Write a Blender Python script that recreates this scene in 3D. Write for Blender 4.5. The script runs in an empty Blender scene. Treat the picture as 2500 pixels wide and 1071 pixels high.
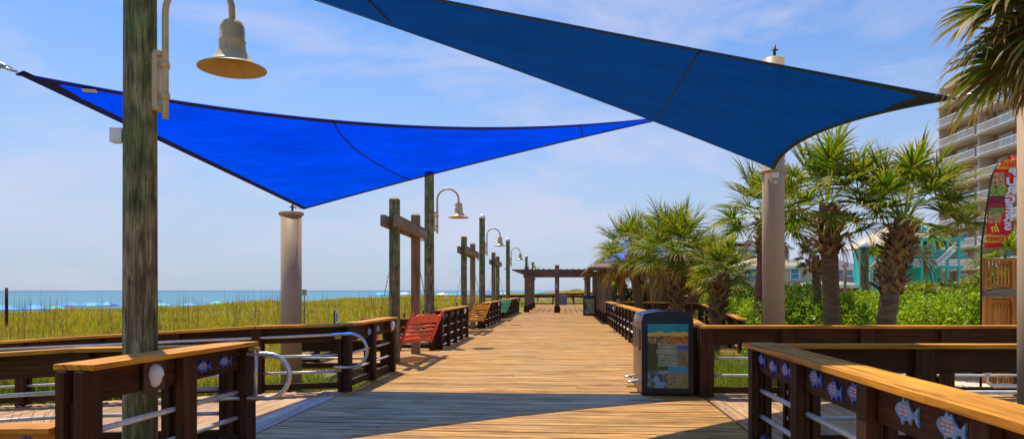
import bpy, math, random
import numpy as np
from mathutils import Vector, Matrix
SC = bpy.context.scene; COL = SC.collection
R = math.radians
random.seed(7)
# ------------------------------------------------------------ camera, sky, sun, exposure
cam = bpy.data.cameras.new('camera'); co = bpy.data.objects.new('camera', cam); COL.objects.link(co)
co.location = (0, 0, 1.6); co.rotation_euler = (R(90), 0, 0)
cam.sensor_width = 36; cam.lens = 1700/2500*36; cam.shift_y = 172.5/2500
cam.clip_start = 0.1; cam.clip_end = 60000
SC.camera = co
SC.view_settings.view_transform = 'Standard'; SC.view_settings.look = 'None'
SC.view_settings.exposure = 0.25; SC.view_settings.gamma = 1
SX, SY = 0.21, -0.34                      # shadow offset per metre of height
L = Vector((SX, SY, -1)).normalized()
sun = bpy.data.lights.new('sun', 'SUN'); so = bpy.data.objects.new('sun', sun); COL.objects.link(so)
sun.energy = 4.6; sun.angle = R(0.55); sun.color = (1, .92, .77)
so.rotation_euler = L.to_track_quat('-Z', 'Y').to_euler()
W = bpy.data.worlds.new('World'); SC.world = W; W.use_nodes = True
def world():
    nt = W.node_tree; N = nt.nodes; K = nt.links; N.clear()
    out = N.new('ShaderNodeOutputWorld'); bg = N.new('ShaderNodeBackground')
    sky = N.new('ShaderNodeTexSky'); sky.sky_type = 'NISHITA'; sky.sun_disc = False
    sky.sun_elevation = R(68.2); sky.sun_rotation = -math.atan2(SX, -SY)
    sky.air_density = 1.0; sky.dust_density = 1.2; sky.ozone_density = 1.6
    bg.inputs['Strength'].default_value = 0.082
    tc = N.new('ShaderNodeTexCoord')
    sep = N.new('ShaderNodeSeparateXYZ'); K.new(tc.outputs['Generated'], sep.inputs[0])
    # pale haze low on the horizon
    hz = N.new('ShaderNodeMapRange'); hz.inputs['From Min'].default_value = 0.0; hz.inputs['From Max'].default_value = 0.42
    hz.inputs['To Min'].default_value = 0.80; hz.inputs['To Max'].default_value = 0.0
    hz.interpolation_type = 'SMOOTHSTEP'
    K.new(sep.outputs['Z'], hz.inputs['Value'])
    m1 = N.new('ShaderNodeMixRGB'); m1.inputs[2].default_value = (5.6, 6.4, 7.9, 1)
    tint = N.new('ShaderNodeMixRGB'); tint.blend_type = 'MULTIPLY'; tint.inputs[0].default_value = 1; tint.inputs[2].default_value = (.78, 1.22, 1.72, 1)
    K.new(sky.outputs[0], tint.inputs[1])
    K.new(hz.outputs[0], m1.inputs[0]); K.new(tint.outputs[0], m1.inputs[1])
    # wispy cirrus
    mp = N.new('ShaderNodeMapping'); mp.inputs['Scale'].default_value = (2.0, 2.0, 5.5); mp.inputs['Rotation'].default_value = (0.25, .5, 0.2)
    K.new(tc.outputs['Generated'], mp.inputs[0])
    nz = N.new('ShaderNodeTexNoise'); nz.inputs['Scale'].default_value = 1.7; nz.inputs['Detail'].default_value = 9; nz.inputs['Roughness'].default_value = .6
    nz.inputs['Distortion'].default_value = 0.6
    K.new(mp.outputs[0], nz.inputs[0])
    cr = N.new('ShaderNodeMapRange'); cr.inputs['From Min'].default_value = .45; cr.inputs['From Max'].default_value = .74; cr.inputs['To Max'].default_value = .68
    K.new(nz.outputs[0], cr.inputs['Value'])
    m2 = N.new('ShaderNodeMixRGB'); m2.inputs[2].default_value = (7.4, 7.2, 8.8, 1)
    K.new(cr.outputs[0], m2.inputs[0]); K.new(m1.outputs[0], m2.inputs[1])
    K.new(m2.outputs[0], bg.inputs['Color']); K.new(bg.outputs[0], out.inputs[0])
world()

# ------------------------------------------------------------ helpers
K_ = 0.0753                               # the walk runs along (K_, 1) in plan
YAW = -math.atan(K_)
def S(a, d, z=0.0): return Vector((a + K_*d, d, z))
def P(px, py, d): return Vector(((px-1250)/1700*d, d, 1.6+(708-py)/1700*d))
WU = Vector((K_, 1, 0)).normalized(); WV = Vector((1, -K_, 0)).normalized()

class MB:
    def __init__(s): s.V = []; s.F = []; s.M = []; s.S = []; s.U = []
    def add(s, vs, fs, mat=0, smooth=False, uvs=None):
        b = len(s.V); s.V += [Vector(v) for v in vs]
        for i, f in enumerate(fs):
            s.F.append(tuple(b+k for k in f)); s.M.append(mat); s.S.append(smooth)
            s.U.append(uvs[i] if uvs else [(0, 0)]*len(f))
        return s
    def box(s, c, size, rz=0.0, mat=0, rot=None, uax=0):
        hx, hy, hz = size[0]/2, size[1]/2, size[2]/2
        M = rot if rot is not None else Matrix.Rotation(rz, 3, 'Z')
        loc = [Vector((x, y, z)) for x in (-hx, hx) for y in (-hy, hy) for z in (-hz, hz)]
        vs = [Vector(c)+M@p for p in loc]
        fs = [(0, 1, 3, 2), (4, 6, 7, 5), (0, 4, 5, 1), (2, 3, 7, 6), (0, 2, 6, 4), (1, 5, 7, 3)]
        ru, rv = random.random()*20, random.random()*20
        uv = []
        for f in fs:
            uv.append([(loc[k][uax]+ru, loc[k][(uax+1) % 3]+loc[k][(uax+2) % 3]+rv) for k in f])
        return s.add(vs, fs, mat, False, uv)
    def beam(s, p0, p1, w, h, mat=0, up=Vector((0, 0, 1))):
        p0, p1 = Vector(p0), Vector(p1); x = p1-p0; ln = x.length; x.normalize()
        y = up.cross(x)
        if y.length < 1e-4: y = Vector((0, 1, 0)).cross(x)
        y.normalize(); z = x.cross(y)
        M = Matrix((x, y, z)).transposed()
        return s.box((p0+p1)/2, (ln, w, h), rot=M, mat=mat)
    def tube(s, pts, r, n=8, mat=0, cap=True, smooth=True):
        pts = [Vector(p) for p in pts]; rr = r if isinstance(r, (list, tuple)) else [r]*len(pts)
        t0 = (pts[1]-pts[0]).normalized()
        a = Vector((0, 0, 1)) if abs(t0.z) < .9 else Vector((1, 0, 0))
        nx = t0.cross(a).normalized(); vs = []; ul = 0; us = []
        ro = random.random()*20
        for i, p in enumerate(pts):
            t = (pts[min(i+1, len(pts)-1)]-pts[max(i-1, 0)]).normalized()
            nx = (nx - t*nx.dot(t)).normalized(); ny = t.cross(nx)
            if i: ul += (p-pts[i-1]).length
            us.append(ul+ro)
            for k in range(n):
                q = 2*math.pi*k/n; vs.append(p+(nx*math.cos(q)+ny*math.sin(q))*rr[i])
        fs = []; uv = []
        for i in range(len(pts)-1):
            for k in range(n):
                k2 = (k+1) % n
                fs.append((i*n+k, i*n+k2, (i+1)*n+k2, (i+1)*n+k))
                c = 6.28*rr[i]
                uv.append([(us[i], c*k/n), (us[i], c*(k+1)/n), (us[i+1], c*(k+1)/n), (us[i+1], c*k/n)])
        s.add(vs, fs, mat, smooth, uv)
        if cap:
            b = len(s.V)-len(vs)
            s.F.append(tuple(b+k for k in reversed(range(n)))); s.M.append(mat); s.S.append(False); s.U.append([(0, 0)]*n)
            e = b+(len(pts)-1)*n
            s.F.append(tuple(e+k for k in range(n))); s.M.append(mat); s.S.append(False); s.U.append([(0, 0)]*n)
        return s
    def lathe(s, prof, c=(0, 0, 0), n=24, mat=0, smooth=True):
        c = Vector(c); vs = []
        for r, z in prof:
            for k in range(n):
                q = 2*math.pi*k/n; vs.append(c+Vector((r*math.cos(q), r*math.sin(q), z)))
        fs = []
        for i in range(len(prof)-1):
            for k in range(n):
                k2 = (k+1) % n; fs.append((i*n+k, i*n+k2, (i+1)*n+k2, (i+1)*n+k))
        uv = [[(vs[i].z, k) for k, i in enumerate(f)] for f in fs]
        return s.add(vs, fs, mat, smooth, uv)
    def prism(s, poly, th, M, mat=0):
        """poly: 2d outline (x, z); thickness along y; M: 4x4"""
        n = len(poly)
        vs = [M@Vector((x, -th/2, z)) for x, z in poly]+[M@Vector((x, th/2, z)) for x, z in poly]
        fs = [tuple(range(n)), tuple(reversed(range(n, 2*n)))]+[(i, i+n, (i+1) % n+n, (i+1) % n) for i in range(n)]
        uv = [[(poly[k % n][0], poly[k % n][1]) for k in f] for f in fs]
        return s.add(vs, fs, mat, False, uv)
    def build(s, name, mats, parent=None, world=True, **tags):
        me = bpy.data.meshes.new(name)
        org = Vector((0, 0, 0))
        if parent is not None and world:
            p = parent
            while p is not None: org += p.location; p = p.parent
        me.from_pydata([tuple(v-org) for v in s.V], [], s.F)
        if not isinstance(mats, (list, tuple)): mats = [mats]
        for m in mats: me.materials.append(m)
        me.polygons.foreach_set('material_index', s.M); me.polygons.foreach_set('use_smooth', s.S)
        uvl = me.uv_layers.new(name='UVMap')
        flat = [c for f in s.U for uv in f for c in uv]
        uvl.data.foreach_set('uv', flat)
        me.update()
        o = bpy.data.objects.new(name, me); COL.objects.link(o)
        if parent is not None: o.parent = parent
        tag(o, **tags)
        return o
def tag(o, label=None, cat=None, group=None, kind=None):
    if label: o['label'] = label
    if cat: o['category'] = cat
    if group: o['group'] = group
    if kind: o['kind'] = kind
    return o
def thing(name, loc, label, cat, group=None, rz=0.0):
    o = bpy.data.objects.new(name, None); COL.objects.link(o)
    o.location = loc; o.rotation_euler = (0, 0, rz); o.empty_display_size = .2
    return tag(o, label, cat, group)
def copy_tree(o, parent=None):
    c = o.copy(); COL.objects.link(c)
    if parent is not None: c.parent = parent
    for ch in list(o.children): copy_tree(ch, c)
    return c
def copy_thing(o, loc, label, rz=None, scale=None):
    kids = list(o.children); c = o.copy(); COL.objects.link(c); c.location = loc; c['label'] = label
    if rz is not None: c.rotation_euler = (0, 0, rz)
    if scale is not None: c.scale = (scale, scale, scale)
    for k in kids: copy_tree(k, c)
    return c
def npmesh(name, co, tris, mats, uv=None, parent=None, **tags):
    """fast triangle mesh from numpy arrays; uv per vertex"""
    me = bpy.data.meshes.new(name)
    nv, nt = len(co), len(tris)
    me.vertices.add(nv); me.vertices.foreach_set('co', co.astype(np.float32).ravel())
    me.loops.add(nt*3); me.loops.foreach_set('vertex_index', tris.astype(np.int32).ravel())
    me.polygons.add(nt); me.polygons.foreach_set('loop_start', np.arange(0, nt*3, 3, dtype=np.int32))
    try: me.polygons.foreach_set('loop_total', np.full(nt, 3, dtype=np.int32))
    except Exception: pass
    if uv is not None:
        l = me.uv_layers.new(name='UVMap'); l.data.foreach_set('uv', uv[tris.ravel()].astype(np.float32).ravel())
    for m in (mats if isinstance(mats, (list, tuple)) else [mats]): me.materials.append(m)
    me.update(calc_edges=True); me.validate()
    o = bpy.data.objects.new(name, me); COL.objects.link(o)
    if parent is not None: o.parent = parent
    tag(o, **tags); return o

# ------------------------------------------------------------ materials
def newmat(name):
    m = bpy.data.materials.new(name); m.use_nodes = True
    nt = m.node_tree; nt.nodes.clear()
    out = nt.nodes.new('ShaderNodeOutputMaterial'); b = nt.nodes.new('ShaderNodeBsdfPrincipled')
    nt.links.new(b.outputs[0], out.inputs[0]); return m, nt, b, out
def col4(c): return (c[0], c[1], c[2], 1)
def ramp(nt, fac, stops):
    r = nt.nodes.new('ShaderNodeValToRGB'); e = r.color_ramp.elements
    while len(e) > 1: e.remove(e[-1])
    e[0].position = stops[0][0]; e[0].color = col4(stops[0][1])
    for p, c in stops[1:]:
        k = e.new(p); k.color = col4(c)
    nt.links.new(fac, r.inputs[0]); return r
def noise(nt, vec, scale, detail=4, rough=.5, dist=0):
    n = nt.nodes.new('ShaderNodeTexNoise'); n.inputs['Scale'].default_value = scale; n.inputs['Detail'].default_value = detail
    n.inputs['Roughness'].default_value = rough; n.inputs['Distortion'].default_value = dist
    if vec is not None: nt.links.new(vec, n.inputs[0])
    return n
def mapping(nt, src, scale):
    m = nt.nodes.new('ShaderNodeMapping'); m.inputs['Scale'].default_value = scale; nt.links.new(src, m.inputs[0]); return m
def mul(nt, a, b, f=1.0, mode='MULTIPLY'):
    x = nt.nodes.new('ShaderNodeMixRGB'); x.blend_type = mode
    if isinstance(f, (int, float)): x.inputs[0].default_value = f
    else: nt.links.new(f, x.inputs[0])
    for s, v in ((1, a), (2, b)):
        if isinstance(v, tuple): x.inputs[s].default_value = col4(v)
        else: nt.links.new(v, x.inputs[s])
    return x
def bump(nt, b, h, strength=.3, dist=.01):
    n = nt.nodes.new('ShaderNodeBump'); n.inputs['Strength'].default_value = strength; n.inputs['Distance'].default_value = dist
    nt.links.new(h, n.inputs['Height']); nt.links.new(n.outputs[0], b.inputs['Normal'])
def wood(name, dark, light, rough=.75, gs=(1.1, 26), isl=.45, crack=.5, bs=.5, cracks=True, wear=None):
    m, nt, b, out = newmat(name)
    tc = nt.nodes.new('ShaderNodeTexCoord'); geo = nt.nodes.new('ShaderNodeNewGeometry')
    off = nt.nodes.new('ShaderNodeVectorMath'); off.operation = 'MULTIPLY_ADD'
    cx = nt.nodes.new('ShaderNodeCombineXYZ')
    for i in range(3): nt.links.new(geo.outputs['Random Per Island'], cx.inputs[i])
    off.inputs[1].default_value = (17, 31, 5); nt.links.new(cx.outputs[0], off.inputs[0]); nt.links.new(tc.outputs['UV'], off.inputs[2])
    mp = mapping(nt, off.outputs[0], (gs[0], gs[1], 1))
    g = noise(nt, mp.outputs[0], 1.0, 7, .65, .7)
    c = ramp(nt, g.outputs[0], [(.34, dark), (.5, tuple(x*.4+y*.6 for x, y in zip(dark, light))), (.64, light)])
    mp2 = mapping(nt, off.outputs[0], (.8, 2.5, 1)); p = noise(nt, mp2.outputs[0], 1.2, 4, .6)
    pr = ramp(nt, p.outputs[0], [(.3, (.68, .66, .64)), (.7, (1.2, 1.2, 1.2))])
    x = mul(nt, c.outputs[0], pr.outputs[0])
    ir = ramp(nt, geo.outputs['Random Per Island'], [(0, (1-isl,)*3), (.5, (1, 1, 1)), (1, (1+isl*.6, 1+isl*.55, 1+isl*.5))])
    x = mul(nt, x.outputs[0], ir.outputs[0])
    if cracks:
        mp3 = mapping(nt, off.outputs[0], (.9, 34, 1)); cn = noise(nt, mp3.outputs[0], 1.0, 3, .5, .4)
        ck = ramp(nt, cn.outputs[0], [(.31, (.20, .15, .11)), (.40, (1, 1, 1))])
        x = mul(nt, x.outputs[0], ck.outputs[0], crack)
        mp4 = mapping(nt, off.outputs[0], (1.4, 5, 1)); vo = nt.nodes.new('ShaderNodeTexVoronoi'); vo.inputs['Scale'].default_value = 1.0
        nt.links.new(mp4.outputs[0], vo.inputs[0])
        kn = ramp(nt, vo.outputs['Distance'], [(.05, (.28, .2, .15)), (.12, (1, 1, 1))])
        x = mul(nt, x.outputs[0], kn.outputs[0], .8)
    if wear:
        wn = noise(nt, tc.outputs['Object'], .55, 7, .7, .5); wr = ramp(nt, wn.outputs[0], [(.48, (0, 0, 0)), (.66, (.6, .6, .6))]); x = mul(nt, x.outputs[0], wear, wr.outputs[0], 'MIX')
    nt.links.new(x.outputs[0], b.inputs['Base Color']); b.inputs['Roughness'].default_value = rough
    b.inputs['Specular IOR Level'].default_value = .25
    bump(nt, b, g.outputs[0], bs, .006); return m
def paint(name, c, rough=.5, var=.12, metal=0, scale=3, dirt=None):
    m, nt, b, out = newmat(name)
    tc = nt.nodes.new('ShaderNodeTexCoord'); n = noise(nt, tc.outputs['Object'], scale, 6, .65)
    lo = tuple(x*(1-var*1.6) for x in c); hi = tuple(min(1, x*(1+var)) for x in c)
    r = ramp(nt, n.outputs[0], [(.3, lo), (.65, hi)]); x = r
    if dirt:
        n2 = noise(nt, mapping(nt, tc.outputs['Object'], (1, 1, .25)).outputs[0], 9, 6, .7)
        d = ramp(nt, n2.outputs[0], [(.56, (0, 0, 0)), (.75, (1, 1, 1))]); x = mul(nt, r.outputs[0], dirt, d.outputs[0], 'MIX')
    nt.links.new(x.outputs[0], b.inputs['Base Color']); b.inputs['Roughness'].default_value = rough; b.inputs['Metallic'].default_value = metal
    bump(nt, b, n.outputs[0], .08, .01); return m
def leafmat(name, cols, trans=.35, rough=.45, tip=None, spec=.4, patch=None):
    m, nt, b, out = newmat(name)
    geo = nt.nodes.new('ShaderNodeNewGeometry')
    r = ramp(nt, geo.outputs['Random Per Island'], [(i/(len(cols)-1), c) for i, c in enumerate(cols)]); c = r.outputs[0]
    tc = nt.nodes.new('ShaderNodeTexCoord')
    n = noise(nt, tc.outputs['Object'], .9, 3); rr = ramp(nt, n.outputs[0], [(.3, (.65, .7, .6)), (.7, (1.25, 1.2, 1.1))])
    c = mul(nt, c, rr.outputs[0]).outputs[0]
    if patch:
        n5 = noise(nt, mapping(nt, tc.outputs['Object'], (.35, .22, 1)).outputs[0], 1.3, 7, .72); pr = ramp(nt, n5.outputs[0], [(.50, (0, 0, 0)), (.62, (.55, .55, .55))]); c = mul(nt, c, patch, pr.outputs[0], 'MIX').outputs[0]
    if tip:
        sp = nt.nodes.new('ShaderNodeSeparateXYZ'); nt.links.new(tc.outputs['UV'], sp.inputs[0])
        tr = ramp(nt, sp.outputs[0], [(.62, (0, 0, 0)), (1, (1, 1, 1))]); c = mul(nt, c, tip, tr.outputs[0], 'MIX').outputs[0]
    nt.links.new(c, b.inputs['Base Color']); b.inputs['Roughness'].default_value = rough; b.inputs['Specular IOR Level'].default_value = spec
    tl = nt.nodes.new('ShaderNodeBsdfTranslucent'); c2 = mul(nt, c, (1.5, 1.5, .7)); nt.links.new(c2.outputs[0], tl.inputs[0])
    mx = nt.nodes.new('ShaderNodeMixShader'); mx.inputs[0].default_value = trans
    nt.links.new(b.outputs[0], mx.inputs[1]); nt.links.new(tl.outputs[0], mx.inputs[2]); nt.links.new(mx.outputs[0], out.inputs[0]); return m
def sailmat(name, c, tc_, op=.18, trans=.6, trn=None, weave=1):
    m, nt, b, out = newmat(name)
    tc = nt.nodes.new('ShaderNodeTexCoord')
    n = noise(nt, mapping(nt, tc.outputs['UV'], (1.2, 26, 1)).outputs[0], 2.0, 8, .7)
    f = ramp(nt, n.outputs[0], [(.3, (.55, .55, .55)), (.7, (1.2, 1.2, 1.2))])
    n2 = noise(nt, mapping(nt, tc.outputs['UV'], (1, 3, 1)).outputs[0], .8, 4)
    f2 = ramp(nt, n2.outputs[0], [(.3, (.84, .84, .84)), (.7, (1.1, 1.1, 1.1))])
    f = mul(nt, f.outputs[0], f2.outputs[0])
    c1 = mul(nt, f.outputs[0], c); c2 = mul(nt, f.outputs[0], tc_)
    nt.links.new(c1.outputs[0], b.inputs['Base Color']); b.inputs['Roughness'].default_value = .8; b.inputs['Specular IOR Level'].default_value = .15
    tl = nt.nodes.new('ShaderNodeBsdfTranslucent'); nt.links.new(c2.outputs[0], tl.inputs[0])
    mx = nt.nodes.new('ShaderNodeMixShader'); mx.inputs[0].default_value = trans
    nt.links.new(b.outputs[0], mx.inputs[1]); nt.links.new(tl.outputs[0], mx.inputs[2])
    tp = nt.nodes.new('ShaderNodeBsdfTransparent'); c3 = mul(nt, f.outputs[0], trn or tc_); nt.links.new(c3.outputs[0], tp.inputs[0])
    m2 = nt.nodes.new('ShaderNodeMixShader'); m2.inputs[0].default_value = op
    nt.links.new(mx.outputs[0], m2.inputs[1]); nt.links.new(tp.outputs[0], m2.inputs[2]); nt.links.new(m2.outputs[0], out.inputs[0]); return m
M = {}
M['deck'] = wood('deck_boards', (.16, .062, .018), (.68, .36, .098), .7, (1.5, 14), .24, .95, 1.0, wear=(.46, .27, .115))
M['ramp'] = wood('ramp_boards', (.32, .17, .08), (.56, .34, .18), .7, (.9, 18), .2, .5, .5)
M['cap'] = wood('cap_wood', (.26, .085, .006), (.80, .34, .022), .6, (.9, 18), .12, .7, .6)
M['dark'] = wood('stained_wood', (.022, .008, .002), (.085, .033, .008), .75, (1.1, 22), .35, .5, .5)
M['post'] = wood('stained_post', (.028, .011, .003), (.078, .030, .008), .75, (1, 22), .3, .5, .4)
M['plate'] = paint('rust_brown_paint', (.07, .03, .012), .6)
M['grey'] = wood('weathered_grey_wood', (.12, .085, .055), (.34, .27, .19), .8, (.8, 14), .15, .5, .5)
M['pinkpost'] = wood('pinkish_wood', (.20, .12, .065), (.34, .22, .13), .8, (.8, 16), .1, .5, .4)
M['orange'] = wood('orange_cedar', (.34, .11, .015), (.66, .27, .05), .6, (.9, 20), .2, .4, .3)
def polemat():
    m, nt, b, out = newmat('treated_round_pole')
    tc = nt.nodes.new('ShaderNodeTexCoord')
    g = noise(nt, mapping(nt, tc.outputs['Object'], (7, 7, .9)).outputs[0], 2.2, 8, .68, 1.1)
    big = noise(nt, mapping(nt, tc.outputs['Object'], (1.5, 1.5, .5)).outputs[0], 1.6, 4, .6)
    a = ramp(nt, g.outputs[0], [(.36, (.09, .065, .03)), (.5, (.24, .18, .095)), (.64, (.42, .34, .20))])
    c = ramp(nt, g.outputs[0], [(.36, (.05, .065, .02)), (.5, (.13, .16, .055)), (.64, (.26, .28, .12))])
    f = ramp(nt, big.outputs[0], [(.42, (0, 0, 0)), (.58, (1, 1, 1))])
    x = mul(nt, a.outputs[0], c.outputs[0], f.outputs[0], 'MIX')
    w = nt.nodes.new('ShaderNodeTexWave'); w.wave_type = 'RINGS'; w.inputs['Scale'].default_value = 2.2; w.inputs['Distortion'].default_value = 7; w.inputs['Detail'].default_value = 3
    nt.links.new(mapping(nt, tc.outputs['Object'], (2.2, 2.2, .4)).outputs[0], w.inputs[0])
    wr = ramp(nt, w.outputs[0], [(0, (.7, .7, .7)), (.5, (1.1, 1.1, 1.1))]); x = mul(nt, x.outputs[0], wr.outputs[0], .8)
    fg = noise(nt, mapping(nt, tc.outputs['Object'], (26, 26, 1.1)).outputs[0], 2.0, 5, .6, .3); fr = ramp(nt, fg.outputs[0], [(.36, (.42, .40, .36)), (.5, (1, 1, 1)), (.66, (1.25, 1.22, 1.15))]); x = mul(nt, x.outputs[0], fr.outputs[0], .9)
    nt.links.new(x.outputs[0], b.inputs['Base Color']); b.inputs['Roughness'].default_value = .85
    bump(nt, b, g.outputs[0], .5, .01); return m
M['pole'] = polemat()
M['cream'] = paint('cream_enamel', (.62, .48, .27), .38, .08, dirt=(.30, .22, .12))
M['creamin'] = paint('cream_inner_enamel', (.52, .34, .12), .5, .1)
M['white'] = paint('white_paint', (.78, .77, .74), .4, .06)
M['tan'] = paint('tan_column_paint', (.47, .32, .18), .5, .05, scale=1.2, dirt=(.34, .22, .11))
M['steel'] = paint('galvanised_steel', (.55, .56, .58), .32, .12, .75, 8)
M['alu'] = paint('brushed_tube', (.70, .68, .64), .38, .12, .25, 8)
M['brass'] = paint('brass_bracket', (.5, .35, .1), .4, .1, .6)
M['black'] = paint('black_plastic', (.012, .012, .014), .4, .2)
M['binbody'] = paint('bronze_bin_paint', (.21, .11, .05), .35, .1)
M['bindark'] = paint('dark_bin_paint', (.008, .010, .022), .3, .2)
M['bintop'] = paint('bin_hood_blue', (.05, .10, .26), .3, .1)
M['rope'] = paint('rusty_chain', (.32, .16, .08), .6, .3, .3)
M['navy'] = paint('navy_webbing', (.0, .008, .18), .8, .2)
M['dteal'] = paint('dark_teal_webbing', (.0, .035, .07), .8, .2)
M['bluefish'] = paint('blue_plaque', (.01, .10, .50), .4, .2, scale=14)
M['palefish'] = paint('pale_blue_plaque', (.12, .32, .60), .4, .35, scale=14)
M['ltext'] = paint('peach_lettering', (.62, .40, .34), .6, .1)
M['sea'] = None
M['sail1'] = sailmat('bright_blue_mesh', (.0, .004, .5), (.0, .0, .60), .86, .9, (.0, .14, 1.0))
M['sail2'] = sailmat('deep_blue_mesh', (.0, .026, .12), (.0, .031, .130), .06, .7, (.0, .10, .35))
M['palm'] = leafmat('palm_green', [(.025, .065, .006), (.08, .15, .008), (.28, .32, .02), (.04, .10, .008), (.15, .21, .012), (.36, .33, .04)], .38, .5, (.42, .30, .06), .22)
M['palmnear'] = leafmat('palm_near_green', [(.02, .05, .006), (.06, .11, .01), (.18, .20, .02), (.04, .08, .008), (.24, .13, .05)], .3, .5, (.40, .24, .08), .22)
M['palmdead'] = leafmat('palm_dry', [(.36, .19, .05), (.24, .11, .03), (.55, .36, .13), (.40, .24, .06)], .3, .6)
M['petiole'] = leafmat('palm_stalk', [(.10, .14, .02), (.22, .2, .05)], .1, .5)
M['hedge'] = leafmat('hedge_leaves', [(.14, .25, .006), (.27, .40, .010), (.46, .54, .02), (.10, .18, .008)], .42, .4)
M['shrubdark'] = leafmat('dark_leaves', [(.05, .10, .010), (.12, .18, .015), (.20, .24, .02)], .3, .5)
M['yucca'] = leafmat('yellowgreen_leaves', [(.16, .20, .012), (.36, .36, .03), (.24, .27, .02)], .3, .5)
M['dune'] = leafmat('dune_grass_blades', [(.20, .27, .004), (.38, .39, .006), (.52, .42, .012), (.13, .21, .005), (.50, .33, .012), (.55, .26, .02), (.28, .36, .006)], .38, .6, (.50, .38, .06), patch=(.24, .13, .015))
M['lush'] = leafmat('green_grass_blades', [(.09, .17, .01), (.16, .25, .015), (.26, .30, .02), (.32, .22, .04)], .35, .6)
M['oats'] = leafmat('sea_oat_stalks', [(.22, .14, .045), (.33, .23, .09)], .1, .7)
M['twig'] = paint('dry_twig', (.16, .12, .09), .8, .2)
def trunkmat(name, a, b_, rings=9):
    m, nt, b, out = newmat(name); tc = nt.nodes.new('ShaderNodeTexCoord')
    g = noise(nt, mapping(nt, tc.outputs['Object'], (3, 3, 16)).outputs[0], 1.5, 6, .7, .5)
    c = ramp(nt, g.outputs[0], [(.3, a), (.7, b_)]); nt.links.new(c.outputs[0], b.inputs['Base Color']); b.inputs['Roughness'].default_value = .9
    bump(nt, b, g.outputs[0], .9, .03); return m
M['trunk'] = trunkmat('palm_trunk', (.085, .045, .018), (.30, .18, .085))
M['trunkred'] = trunkmat('palm_trunk_red', (.11, .04, .022), (.30, .12, .07))
M['boot'] = leafmat('palm_boot', [(.09, .045, .015), (.22, .11, .04), (.42, .24, .09), (.26, .13, .045)], .0, .8)

# ------------------------------------------------------------ terrain, sea
def ground_h(X, D):
    a = X-K_*D
    h = np.full_like(a, -0.42)-.35*((a < -3.3) & (a > -10.5) & (D < 12.0) & (D > 6.6))
    # seaward dune, its crest about 30 m off the walk, then down to the beach
    t = np.clip((-a-5)/24, 0, 1); t = t*t*(3-2*t)
    h = h+t*.50*(a < 0)
    h = h+(.13*np.sin(X*.33+1.3)*np.cos(D*.21)+.10*np.sin(X*.11+D*.16))*np.clip((-a-5)/8, 0, 1)
    t2 = np.clip((-a-31)/16, 0, 1); t2 = t2*t2*(3-2*t2); h = h*(1-t2)+(-2.2)*t2
    t3 = np.clip((-a-60)/90, 0, 1); h = h-2.2*t3
    h = h+1.9*np.exp(-(((X-11.0)/4.0)**2+((D-118)/12)**2))+.45*np.exp(-(((X+2)/14.0)**2+((D-150)/30)**2))
    t4 = np.clip((a-14)/20, 0, 1); h = h-.5*t4
    return h
def axis(lo, mid0, mid1, hi, n1, n2, n3):
    return np.unique(np.concatenate([-np.geomspace(-lo, -mid0, n1), np.linspace(mid0, mid1, n2), np.geomspace(mid1, hi, n3)]))
def groundmat():
    m, nt, b, out = newmat('sandy_ground'); tc = nt.nodes.new('ShaderNodeTexCoord')
    n = noise(nt, tc.outputs['Object'], .8, 8, .7); n2 = noise(nt, tc.outputs['Object'], 9, 6, .7)
    g = ramp(nt, n2.outputs[0], [(.3, (.07, .07, .015)), (.5, (.16, .14, .03)), (.7, (.28, .20, .08))])
    s = ramp(nt, n2.outputs[0], [(.3, (.50, .40, .27)), (.7, (.68, .58, .42))])
    sp = nt.nodes.new('ShaderNodeSeparateXYZ'); nt.links.new(tc.outputs['Object'], sp.inputs[0])
    zr = nt.nodes.new('ShaderNodeMapRange'); zr.inputs['From Min'].default_value = -1.3; zr.inputs['From Max'].default_value = -.7
    nt.links.new(sp.outputs['Z'], zr.inputs['Value'])
    x = mul(nt, s.outputs[0], g.outputs[0], zr.outputs[0], 'MIX')
    nt.links.new(x.outputs[0], b.inputs['Base Color']); b.inputs['Roughness'].default_value = .95
    bump(nt, b, n.outputs[0], .4, .1); return m
def terrain():
    xs = axis(-9000, -60, 40, 9000, 16, 150, 22); ds = np.unique(np.concatenate([np.linspace(-20, 170, 170), np.geomspace(171, 16000, 26)]))
    X, D = np.meshgrid(xs, ds); Z = ground_h(X, D)
    nx, nd = len(xs), len(ds); cov = np.stack([X, D, Z], -1).reshape(-1, 3)
    i = np.arange(nx*nd).reshape(nd, nx); a, b, c, d = i[:-1, :-1].ravel(), i[:-1, 1:].ravel(), i[1:, 1:].ravel(), i[1:, :-1].ravel()
    tris = np.concatenate([np.stack([a, b, c], 1), np.stack([a, c, d], 1)])
    o = npmesh('ground', cov, tris, groundmat(), kind='structure'); o.data.polygons.foreach_set('use_smooth', [True]*len(tris)); return o
terrain()
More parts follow.
